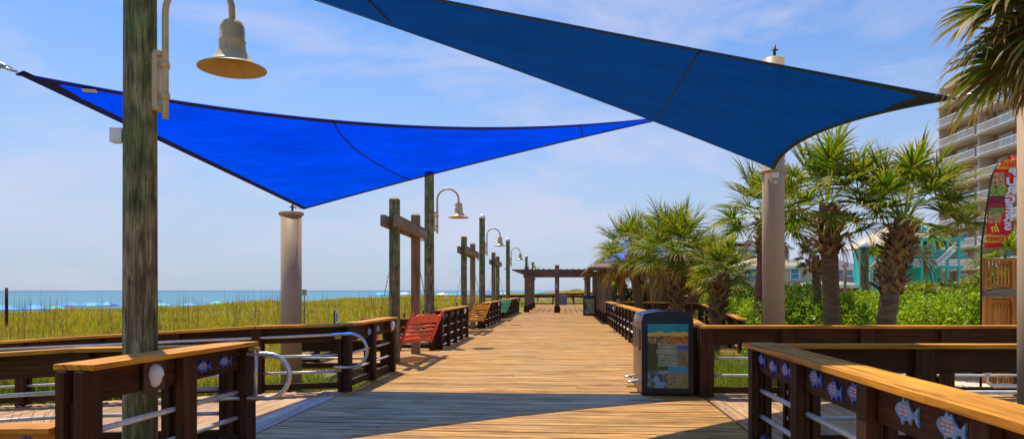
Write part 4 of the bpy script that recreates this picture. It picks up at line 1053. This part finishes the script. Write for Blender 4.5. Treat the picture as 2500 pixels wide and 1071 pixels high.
def dune_grass():
    rng = np.random.default_rng(5); n = 230000
    px = rng.uniform(-260, 1500, n); inv = rng.uniform(1/150, 1/10.8, n); D = 1/inv
    far = rng.random(n) < .45; D = np.where(far, rng.uniform(22, 150, n), D)
    X = (px-1250)/1700*D; a = X-K_*D
    clump = np.sin(X*1.7+np.sin(D*1.1)*2)*np.cos(D*1.9+np.sin(X*.7)*1.5)
    ok = (a < -5.9) & (a > -38) & ~((D < 12.2) & (X > -9.5)) & (clump+rng.uniform(-.9, 1.2, n) > -.35)
    ok |= (D > 82) & (np.abs(X-8) < 14) & (rng.random(n) < .8)
    X, D = X[ok], D[ok]; Z = ground_h(X, D); k = len(X)
    Hh = rng.uniform(.28, .58, k)*(1+.25*np.sin(X*.9)*np.cos(D*.6)); Wd = .012+.00055*D
    blades('dune_grass', X, D, Z, Hh, Wd, M['dune'], 6, .75, kind='stuff', label='olive and straw coloured grass covering the dunes on the left')
    # sea oats: tall thin stalks with nodding heads
    n = 2600; px = rng.uniform(-150, 1230, n); D = rng.uniform(15, 70, n); X = (px-1250)/1700*D; a = X-K_*D; ok = (a < -7) & (a > -31) & (np.sin(px*.021)+np.sin(px*.057)+rng.uniform(-1.2, 1.6, n) > 0); X, D = X[ok], D[ok]; k = len(X)
    Z = ground_h(X, D); Hh = rng.uniform(.75, 1.55, k)*(1+(D-20)*.006)
    blades('sea_oats', X, D, Z, Hh, .008+.00030*D, M['oats'], 9, .10, kind='stuff', label='tall thin sea oat stalks rising above the dune grass')
dune_grass()
def green_grass():
    rng = np.random.default_rng(15); n = 26000
    X = rng.uniform(-10, -1.9, n); D = rng.uniform(11.3, 13.6, n); a = X-K_*D; ok = (a < -3.7); X, D = X[ok], D[ok]
    c = np.sin(X*5+D*2)*np.cos(D*4-X); Hh = np.clip(.22+.22*c+rng.uniform(-.1, .2, len(X)), .05, .7)
    blades('ramp_side_grass', X, D, ground_h(X, D)+.02, Hh, .016+np.zeros(len(X)), M['lush'], 16, .9, kind='stuff', label='bright green grass tufts beside the left ramp')
    n = 60000; X = rng.uniform(2.9, 12, n); D = rng.uniform(10.8, 18, n); c = np.sin(X*3+D*2)*np.cos(D*3-X*1.7); ok = (c+rng.uniform(-.8, 1, n) > -.2) & ~((X > 6.4+(D-11)*.2) & (D < 17)); X, D, c = X[ok], D[ok], c[ok]
    Hh = np.clip(.28+.22*c+rng.uniform(-.1, .2, len(X)), .05, .7)
    blades('lawn_grass', X, D, ground_h(X, D), Hh, .016+np.zeros(len(X)), M['lush'], 17, .9, kind='stuff', label='bushy green grass between the right railing and the hedge')
green_grass()
# concrete path and lawn strip to the right
mb = MB(); mb.add([(6.9, 11, -.30), (13.5, 11, -.30), (15, 17, -.30), (8.0, 17, -.30)], [(0, 1, 2, 3)]); mb.build('concrete_path', paint('concrete', (.62, .52, .40), .9, .1, scale=6), kind='structure')
mb = MB(); mb.add([(6.8, 11.5, -.292), (9.6, 11.2, -.292), (8.6, 13, -.292), (8.0, 13.6, -.292)], [(0, 1, 2, 3)]); mb.build('lawn_strip', paint('mown_lawn', (.13, .22, .02), .9, .3, scale=30), kind='structure')
# dry twig bush lower left
tw = thing('dry_bush', (-4.3, 6.0, 0), 'leafless dry twig bush at the lower left behind the low fence', 'bush'); rd = random.Random(4); mb = MB()
for k in range(16):
    x = rd.uniform(-4.95, -4.2); p = [Vector((x, 6.2+rd.uniform(-.1, .1), -.1))]; dx = rd.uniform(-.05, .16)
    for j in range(5): p.append(p[-1]+Vector((dx+rd.uniform(-.05, .05), rd.uniform(-.03, .03), rd.uniform(.10, .17))))
    mb.tube(p, [.006, .005, .004, .003, .002, .0015], 5)
    for j in (2, 3): mb.tube([p[j], p[j]+Vector((rd.uniform(-.12, .12), 0, .12))], .002, 4)
mb.build('twigs', M['twig'], tw)

# ------------------------------------------------------------ small things on the dunes and beach
t = thing('wooden_post', P(16, 708, 26), 'short dark wooden post in the dune grass at the far left', 'post')
mb = MB(); mb.tube([P(16, 800, 26), P(16, 702, 26)], .055, 10); mb.build('post', M['post'], t)
t = thing('info_sign', P(822, 708, 20), 'small white notice on a post behind the left railing', 'sign')
mb = MB(); p = P(822, 773, 20); mb.box(p, (.09, .02, .30)); f = mb.build('sign_board', M['white'], t)
mb = MB()
for k in range(4): mb.box(p+Vector((0, -.014, .09-k*.06)), (.055, .004, .03))
mb.build('lettering', paint('blue_lettering', (.03, .06, .35), .5), f)
mb = MB(); mb.beam(P(817, 860, 20.04), P(817, 758, 20.04), .05, .05, up=Vector((0, 1, 0))); mb.build('post', M['post'], t)
t = thing('nest_box', P(743, 708, 32), 'small tan box on a stick above the dune grass', 'box')
mb = MB(); mb.box(P(743, 713, 32), (.17, .14, .26)); mb.build('box', M['tan'], t)
mb = MB(); mb.tube([P(743, 790, 32), P(743, 719, 32)], .02, 6); mb.build('stick', M['twig'], t)
t = thing('marker_post', P(1115, 708, 34), 'tiny grey marker post in the grass beyond the second railing', 'post'); mb = MB(); mb.beam(P(1115, 780, 30), P(1115, 738, 30), .07, .05, up=Vector((0, 1, 0))); mb.build('stake', M['grey'], t)
def umbrella(px, py, d, w, cols, label):
    top = P(px, py, d); t = thing('beach_umbrella', (top.x, d, -2.2), label, 'beach umbrella', 'beach umbrellas beyond the dunes')
    mb = MB(); n = 8; vs = [top]; r = w/2
    for rr, dz in ((.35, -.05), (.7, -.17), (1, -.36), (1.0, -.48)):
        for k in range(n): vs.append(top+Vector((math.cos(k*math.pi/4)*r*rr, math.sin(k*math.pi/4)*r*rr, dz*w/2.4)))
    fs = [(0, 1+k, 1+(k+1) % n) for k in range(n)]; 
    for j in range(3): fs += [(1+j*n+k, 1+(j+1)*n+k, 1+(j+1)*n+(k+1) % n, 1+j*n+(k+1) % n) for k in range(n)]
    b = len(mb.V); mb.add(vs, fs); mb.M = [(k % 2 if len(cols) > 1 else 0) for k in list(range(n))*4]
    mb.build('canopy', cols, t); mb = MB(); mb.tube([(top.x, d, -2.3), top+Vector((0, 0, .06))], .025, 6); mb.build('pole', M['white'], t)
ub = paint('umbrella_blue', (.02, .30, .82), .6, .1); ut = paint('umbrella_teal', (.03, .50, .62), .6, .1); uw = paint('umbrella_white', (.75, .72, .74), .6, .1); ur = paint('umbrella_pink', (.7, .42, .45), .6, .1); un = paint('umbrella_navy', (.01, .10, .45), .6, .1)
for px, py, d, w, c, lab in ((5, 744, 60, 2.6, [ub], 'blue beach umbrella cut by the left edge'), (85, 744, 70, 2.6, [ub], 'blue beach umbrella right of the short wooden post'),
    (140, 746, 78, 2.4, [ut], 'low teal beach umbrella, second right of the wooden post'), (172, 738, 80, 2.4, [un, ub], 'blue beach umbrella with darker panels'),
    (226, 737, 76, 2.5, [ub], 'blue beach umbrella, left of the adjoining pair by the tall pole'), (262, 736, 80, 2.5, [ub, un], 'two tone blue beach umbrella left of the tall round pole'),
    (395, 739, 92, 2.4, [ut], 'small teal beach umbrella right of the tall round pole'), (462, 739, 95, 2.4, [ub, ut], 'small blue beach umbrella low over the grass'),
    (530, 735, 110, 2.4, [ut], 'small teal beach umbrella between the pole and the left tan column'), (600, 730, 120, 2.4, [un], 'dark blue beach umbrella near the left tan column'),
    (930, 714, 120, 2.6, [ub, ut], 'blue and green domed beach umbrella left of the green swing post'), (987, 713, 150, 2.6, [uw, ur], 'white and pink beach umbrella by the red swing posts'),
    (1108, 716, 170, 3.2, [ut], 'teal beach umbrella beyond the second railing'), (1128, 714, 170, 3, [ub], 'blue beach umbrella between the second swing posts'), (1080, 714, 160, 3, [uw], 'white beach umbrella right of the beige canopy'),
    (1195, 714, 190, 3, [un], 'navy beach umbrella beyond the third railing'), (1232, 713, 200, 3, [uw, ub], 'white and blue beach umbrella by the third lamp post'), (1312, 711, 210, 2.6, [ut], 'far teal beach umbrella left of the pergola middle post'), (1325, 710, 210, 2.6, [ub], 'far blue beach umbrella left of the pergola middle post')):
    umbrella(px, py, d, w, c, lab)
t = thing('beach_canopy', P(1068, 708, 110), 'beige arched beach canopy beside the second lamp post', 'canopy')
mb = MB(); m_ = paint('canopy_beige', (.55, .42, .28), .7); n = 8; c = P(1068, 716, 110); vs = []
for k in range(n+1):
    q = math.pi*k/n
    for yy in (-.9, .9): vs.append(c+Vector((-math.cos(q)*1.25, yy, math.sin(q)*.9)))
mb.add(vs, [(2*k, 2*k+1, 2*k+3, 2*k+2) for k in range(1, n)]); 
mb.build('canopy', m_, t); mb = MB()
for x in (-1.25, 1.25):
    for yy in (-.9, .9): mb.tube([c+Vector((x, yy, -2.5)), c+Vector((x, yy, .02))], .04, 6)
mb.build('frame', M['white'], t)

# ------------------------------------------------------------ buildings
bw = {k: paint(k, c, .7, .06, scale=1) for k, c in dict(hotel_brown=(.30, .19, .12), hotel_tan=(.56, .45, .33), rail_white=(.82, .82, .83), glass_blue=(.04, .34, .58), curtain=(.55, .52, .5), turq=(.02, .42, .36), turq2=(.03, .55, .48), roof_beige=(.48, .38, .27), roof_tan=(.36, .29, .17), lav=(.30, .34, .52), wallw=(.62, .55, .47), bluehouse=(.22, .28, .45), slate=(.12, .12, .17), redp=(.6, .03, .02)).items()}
bw['glass_blue'].node_tree.nodes['Principled BSDF'].inputs['Roughness'].default_value = .45
def hotel():
    a0 = 50.8; t = thing('hotel', S(a0, 86, -1), 'tall tan hotel tower with white balconies behind the right palms', 'building')
    fl = 2.74; z0 = 4.35-2*fl; nf = 11; d_far, d_near = 95.0, 50.0; bay = 9.0
    zt = z0+nf*fl
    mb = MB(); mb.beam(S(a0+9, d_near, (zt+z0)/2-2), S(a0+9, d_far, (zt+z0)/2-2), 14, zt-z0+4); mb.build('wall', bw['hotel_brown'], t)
    mb = MB(); mb.beam(S(a0+9, d_near-.5, zt+.35), S(a0+9, d_far+.5, zt+.35), 15.5, .7); mb.build('roof', bw['hotel_tan'], t)
    slab = MB(); sof = MB(); 
    for f in range(nf):
        z = z0+f*fl; slab.beam(S(a0+1.0, d_near, z-.08), S(a0+1.0, d_far, z-.08), 2.2, .17)
    slab.build('balcony_slabs', bw['hotel_tan'], t)
    div = MB(); d = d_far
    while d > d_near: div.beam(S(a0+.25, d-.15, (z0+zt)/2), S(a0+2.1, d-.15, (z0+zt)/2), .3, zt-z0); d -= bay
    div.build('divider_walls', bw['hotel_tan'], t)
    for f in range(nf):
        z = z0+f*fl; d = d_far-.5
        while d > 74:
            e = d-bay+.6
            r = MB(); r.beam(S(a0-.12, d, z+1.02), S(a0-.12, e, z+1.02), .08, .09); r.beam(S(a0-.12, d, z+.10), S(a0-.12, e, z+.10), .06, .08)
            k = 0
            while d-k*.22 > e: r.beam(S(a0-.12, d-k*.22, z+.1), S(a0-.12, d-k*.22, z+1.0), .04, .04, up=Vector((0, 1, 0))); k += 1
            r.build('balcony_railing', bw['rail_white'], t)
            for q in (.27, .75):
                c = d+(e-d)*q
                w = MB(); w.beam(S(a0+1.99, c-1.35, z+1.15), S(a0+1.99, c+1.35, z+1.15), .08, 2.1); wn = w.build('window', bw['glass_blue'], t)
                w = MB(); w.beam(S(a0+1.93, c-1.35, z+1.15+.9), S(a0+1.93, c+1.35, z+2.05), .05, .3)
                for s in (-1.3, 0, 1.3): w.beam(S(a0+1.93, c+s-.05, z+1.1), S(a0+1.93, c+s+.05, z+1.1), .05, 2.0)
                w.beam(S(a0+1.93, c+.5, z+1.1), S(a0+1.93, c+1.0, z+1.1), .04, 1.9)
                w.build('frame', bw['curtain'], wn)
            d -= bay
hotel()
def gable(mb, x0, x1, y0, y1, z0, z1, mat=0, hip=.0):
    ym = (y0+y1)/2; h = hip
    vs = [(x0, y0, z0), (x1, y0, z0), (x1, y1, z0), (x0, y1, z0), (x0+h, ym, z1), (x1-h, ym, z1)]
    mb.add(vs, [(0, 1, 5, 4), (2, 3, 4, 5), (1, 2, 5), (3, 0, 4), (0, 3, 2, 1)], mat)
def win(parent, x, y, z, w, h, frame='rail_white', name='window'):
    mb = MB(); mb.box((x, y, z), (w, .08, h)); o = mb.build(name, bw['glass_blue'], parent)
    mb = MB()
    for s in (-1, 1): mb.box((x+s*(w/2+.05), y-.05, z), (.12, .08, h+.2)); mb.box((x, y-.05, z+s*(h/2+.05)), (w-.02, .08, .12))
    mb.box((x, y-.052, z), (w-.02, .05, .06)); mb.build('frame', bw[frame], o)
def turquoise():
    d = 58; s = d/1700; X = lambda px: (px-1250)*s; Z = lambda py: 1.6+(708-py)*s
    t = thing('turquoise_house', (X(2200), d, -1), 'turquoise wooden house with porches and beige roof beside the hotel', 'building')
    mb = MB(); mb.box(((X(2146)+X(2235))/2, d+2.4, (Z(603)-1)/2), (X(2235)-X(2146), 2.8, Z(603)+1)); mb.box((X(2290), d+6.5, (Z(584)-1)/2), (X(2345)-X(2235), 8, Z(584)+1)); mb.build('wall', bw['turq2'], t)
    mb = MB(); gable(mb, X(2140), X(2350), d+.2, d+6.5, Z(600), Z(545), hip=2.6); mb.build('roof', bw['roof_beige'], t)
    mb = MB(); mb.add([(X(2232), d-.6, Z(563)), (X(2262), d-.6, Z(563)), (X(2232), d-.6, Z(547)), (X(2232), d+3, Z(563)), (X(2262), d+3, Z(563)), (X(2232), d+3, Z(547))], [(0, 1, 2), (3, 5, 4), (1, 4, 5, 2), (0, 2, 5, 3), (0, 3, 4, 1)]); mb.build('dormer', bw['turq2'], t)
    dk = MB(); dk.box((X(2285), d+.9, Z(584)), (X(2350)-X(2218), 2.2, .28)); dk.box((X(2285), d+.9, Z(651)), (X(2350)-X(2218), 2.2, .22)); dk.build('porch_deck', bw['turq2'], t)
    for px in (2247, 2273, 2310, 2338):
        p = MB(); p.box((X(px), d-.15, (Z(584)-1)/2), (.18, .18, Z(584)+.9)); p.build('porch_post', bw['turq2'], t)
    for py in (623, 645):
        r = MB(); r.box((X(2285), d-.2, Z(py-12)), (X(2350)-X(2222), .06, .08)); r.box((X(2285), d-.2, Z(py+2)), (X(2350)-X(2222), .06, .08)); x = X(2222)
        while x < X(2345): r.beam((x, d-.2, Z(py+2)), (x+.35, d-.2, Z(py-12)), .03, .05); x += .17
        r.build('porch_railing', bw['turq2'] if py == 623 else bw['rail_white'], t)
    st = MB(); st.beam((X(2274), d-.6, Z(652)), (X(2320), d-.6, Z(612)), .1, .12); st.beam((X(2274), d-.6, Z(638)), (X(2320), d-.6, Z(598)), .06, .08)
    for k in range(12): q = k/12; st.beam((X(2274+46*q), d-.6, Z(652-40*q)), (X(2274+46*q), d-.6, Z(638-40*q)), .04, .04, up=Vector((0, 1, 0)))
    st.build('stair', bw['rail_white'], t)
    for px, py in ((2156, 622), (2172, 622), (2156, 682), (2172, 682)): win(t, X(px), d+.95, Z(py), .35, .9)
turquoise()
def house(name, d, x0, x1, top, ridge, wall, roof, label, wins=(), hip=2.0, dp=9, base=-1):
    s = d/1700; X = lambda px: (px-1250)*s; Z = lambda py: 1.6+(708-py)*s
    t = thing(name, ((X(x0)+X(x1))/2, d, base), label, 'building')
    mb = MB(); mb.box(((X(x0)+X(x1))/2, d+dp/2, (Z(top)+base)/2), (X(x1)-X(x0), dp, Z(top)-base)); mb.build('wall', bw[wall], t)
    mb = MB(); gable(mb, X(x0)-.5, X(x1)+.5, d-.5, d+dp+.5, Z(top), Z(ridge), hip=hip); mb.build('roof', bw[roof], t)
    mb = MB(); mb.box(((X(x0)+X(x1))/2, d-.54, Z(top)-.06), (X(x1)-X(x0)+1.1, .08, .3)); mb.build('fascia', bw['rail_white'], t)
    for px, py, w, h in wins: win(t, X(px), d-.03, Z(py), w, h)
    return t
house('tan_roofed_house', 70, 1800, 1985, 651, 617, 'wallw', 'roof_tan', 'low cream building with a tan hip roof behind the right tan column', ((1835, 668, .8, 1.0), (1940, 668, .8, 1.0)), 5)
tb = house('flat_roofed_building', 88, 1790, 1925, 606, 583, 'lav', 'slate', 'lavender grey building with a blue band rising behind the tan roof', ((1810, 620, 1.2, 1.6), (1835, 620, 1.2, 1.6), (1860, 620, 1.2, 1.6)), 8)
house('blue_house', 85, 2040, 2108, 655, 629, 'bluehouse', 'slate', 'pale blue house with a dark hip roof between the two big palms', ((2072, 663, .9, .9), (2095, 663, .9, .9)), 1.5)
house('low_building', 62, 2030, 2118, 697, 684, 'redp', 'roof_tan', 'low tan roofed building with a red front between the two big palms', (), 1)
t = thing('utility_pole', P(2063, 708, 50), 'thin wooden utility pole in front of the pale blue house', 'utility pole')
mb = MB(); mb.tube([P(2063, 760, 50), P(2063, 640, 50)], .11, 8); mb.build('pole', M['grey'], t); mb = MB(); mb.beam(P(2055, 648, 50), P(2071, 648, 50), .1, .1); mb.build('crossarm', M['grey'], t)
# orange timber deck at the right
dk = thing('timber_deck', (12, 14, -.4), 'orange timber deck with picket railing below the feather flag', 'deck')
D_ = 14.0; s = D_/1700; X = lambda px: (px-1250)*s; Z = lambda py: 1.6+(708-py)*s
mb = MB(); mb.box((X(2465), D_+.02, Z(714)), (X(2530)-X(2398), .12, .17)); mb.build('deck_beam', M['grey'], dk)
mb = MB(); mb.box((X(2465), D_, Z(633)), (X(2530)-X(2398), .09, .05)); mb.box((X(2465), D_, Z(697)), (X(2530)-X(2400), .04, .08)); mb.build('top_rail', M['orange'], dk)
for px in (2401, 2472, 2528):
    mb = MB(); mb.box((X(px), D_, Z(668)), (.09, .082, .63), uax=2); mb.build('rail_post', M['orange'], dk)
for k in range(13):
    px = 2410+k*9
    if abs(px-2472) < 4: continue
    mb = MB(); mb.box((X(px), D_, Z(666)), (.026, .026, .50), uax=2); mb.build('picket', M['orange'], dk)
for px in (2432, 2500): mb = MB(); mb.box((X(px), D_+.3, (Z(722)-.4)/2), (.14, .14, Z(722)+.4), uax=2); mb.build('deck_post', M['orange'], dk)
mb = MB()
for k in range(12): mb.box((X(2442+k*7), D_+.3, (Z(738)-.3)/2), (.035, .03, Z(738)+.3), uax=2)
mb.box((X(2485), D_+.3, Z(735)), (X(2530)-X(2438), .06, .14)); mb.build('skirting_slats', M['orange'], dk)

def seated_person():
    t = thing('person', (P(1512, 0, 33).x, 33.4, 0), 'seated person with dark hair and a red shirt behind the railing under the palms', 'person')
    pts = [(0, 0, .52), (0, .02, .75), (0, .03, .98), (0, .02, 1.06), (0, .0, 1.17), (0, 0, 1.24), (-.10, -.02, .50), (-.13, -.42, .50), (-.13, -.44, .08), (-.13, -.56, .04), (.10, -.02, .50), (.13, -.42, .50), (.13, -.44, .08), (.13, -.56, .04), (-.18, .03, .96), (-.24, -.02, .70), (-.16, -.25, .60), (-.13, -.34, .59), (.18, .03, .96), (.24, -.02, .70), (.16, -.25, .60), (.13, -.34, .59)]
    ed = [(0, 1), (1, 2), (2, 3), (3, 4), (4, 5), (0, 6), (6, 7), (7, 8), (8, 9), (0, 10), (10, 11), (11, 12), (12, 13), (2, 14), (14, 15), (15, 16), (16, 17), (2, 18), (18, 19), (19, 20), (20, 21)]
    rd_ = [.14, .13, .14, .055, .085, .07, .09, .07, .045, .035, .09, .07, .045, .035, .055, .042, .035, .03, .055, .042, .035, .03]
    def sk(name, idx, mat, grow=0, parent=t):
        mp = {k: i for i, k in enumerate(idx)}; me = bpy.data.meshes.new(name); me.from_pydata([pts[k] for k in idx], [(mp[a], mp[b]) for a, b in ed if a in mp and b in mp], [])
        me.materials.append(mat); o = bpy.data.objects.new(name, me); COL.objects.link(o); o.parent = parent
        m_ = o.modifiers.new('skin', 'SKIN'); m_.use_smooth_shade = True
        for k in idx: me.skin_vertices[0].data[mp[k]].radius = (rd_[k]+grow, rd_[k]*(.8 if k < 3 else 1)+grow)
        me.skin_vertices[0].data[0].use_root = True; o.modifiers.new('smooth', 'SUBSURF').levels = 1; return o
    b = sk('body', list(range(22)), paint('skin', (.50, .27, .17), .6, .05))
    sk('shirt', [0, 1, 2, 14, 15, 18, 19], paint('red_shirt', (.5, .03, .03), .8, .1), .012); sk('shorts', [0, 6, 7, 10, 11], paint('dark_shorts', (.03, .035, .06), .8, .1), .014)
    mb = MB(); mb.lathe([(.0, .12), (.06, .105), (.088, .06), (.095, 0), (.09, -.06), (.07, -.10)], (0, .025, 1.23), 14); mb.build('hair', paint('dark_hair', (.015, .01, .008), .7, .1), t, False)
    bn_ = thing('bench', (P(1512, 0, 33).x, 33.5, 0), 'small dark bench under the seated person', 'bench')
    mb = MB(); mb.beam((-.6, 0, .42), (.6, 0, .42), .38, .04); mb.build('seat', M['dark'], bn_, False)
    for x in (-.5, .5): mb = MB(); mb.box((x, 0, .2), (.08, .34, .4)); mb.build('leg', M['dark'], bn_, False)
seated_person()
# feather flag, seen from behind so its words read mirrored
def flag():
    d = 12.5; s = d/1700
    X = lambda px: (px-1250)*s; Z = lambda py: 1.6+(708-py)*s
    t = thing('feather_flag', (X(2398), d, -.3), 'red and yellow feather flag advertising burgers, its words mirrored', 'flag')
    fr, fy = paint('flag_red', (.75, .01, .015), .6, .12), paint('flag_yellow', (.85, .70, .01), .6, .08)
    def edge_l(py): # mast side
        if py > 430: return 2423-(py-430)/(605-430)*(2423-2398)
        return 2423+((430-py)/50)**1.6*40
    def edge_r(py): return 2478-(py-380)/225*4 if py < 560 else 2474-(py-560)*.85
    def band(p0, p1, name, m_, n=14, off=0, x0=0, x1=1, parent=t):
        mb = MB(); vs = []; nx = 10
        for i in range(n+1):
            py = p0+(p1-p0)*i/n; a, b = edge_l(py), edge_r(py)
            for k in range(nx+1):
                q = x0+(x1-x0)*k/nx; px = a+(b-a)*q; vs.append((X(px), d+.05*math.sin(q*5+py*.03)+off, Z(py)))
        mb.add(vs, [(i*(nx+1)+k, i*(nx+1)+k+1, (i+1)*(nx+1)+k+1, (i+1)*(nx+1)+k) for i in range(n) for k in range(nx)], 0, True); return mb.build(name, m_, parent)
    band(380, 388, 'top_band', fr, 3); band(388, 412, 'yellow_band', fy, 6); mid = band(412, 573, 'red_panel', fr, 24); band(573, 592, 'yellow_band', fy, 5); band(592, 605, 'bottom_band', fr, 4)
    for p0, p1, c, x0, x1 in ((420, 452, (.62, .38, .16), .06, .55), (452, 478, (.30, .45, .04), .04, .58), (478, 494, (.30, .015, .03), .03, .6), (494, 508, (.45, .02, .02), .03, .6), (508, 522, (.22, .36, .05), .03, .58), (522, 545, (.60, .33, .12), .03, .5)):
        band(p0, p1, 'burger_picture', paint('burger_print', c, .6, .55, scale=22), 6, -.008, x0, x1)
    mst = MB(); mst.tube([(X(2396), d+.02, -.5), (X(2398), d+.02, Z(600)), (X(2410), d+.02, Z(510)), (X(2422), d+.02, Z(430)), (X(2440), d+.02, Z(395)), (X(2470), d+.02, Z(378))], [.02, .016, .014, .012, .01, .006], 8); mst.build('mast', M['black'], t)
    def text(body, px, py, size, m_, bold=0, sx=1.0, shear=0, name='lettering'):
        cu = bpy.data.curves.new('txt', 'FONT'); cu.body = body; cu.size = size; cu.align_x = 'CENTER'; cu.align_y = 'CENTER'; cu.extrude = .003; cu.offset = bold; cu.shear = shear
        o = bpy.data.objects.new('txt', cu); COL.objects.link(o); bpy.context.view_layer.update()
        dg = bpy.context.evaluated_depsgraph_get(); me = bpy.data.meshes.new_from_object(o.evaluated_get(dg)); bpy.data.objects.remove(o)
        # mirrored: seen from the back of the cloth
        me.transform(Matrix.Translation((X(px)-X(2398), -.075, Z(py)+.3))@Matrix.Rotation(R(90), 4, 'X')@Matrix.Diagonal((-sx, 1, 1, 1))); me.flip_normals()
        me.materials.clear(); me.materials.append(m_); q = bpy.data.objects.new(name, me); COL.objects.link(q); q.parent = t
    wt = paint('flag_white', (.75, .78, .85), .5, .05)
    for k, ch in enumerate('BURGERS'): text(ch, 2464-k*1.8, 424+k*21.6, .192, wt, .009, 1.35)
    text('Best', 2455, 401, .17, fr, .004); text('Town', 2432, 582, .175, fr, .005, 1.0, .25); text('In', 2424, 558, .19, fy, .004, 1.0, .4)
flag()
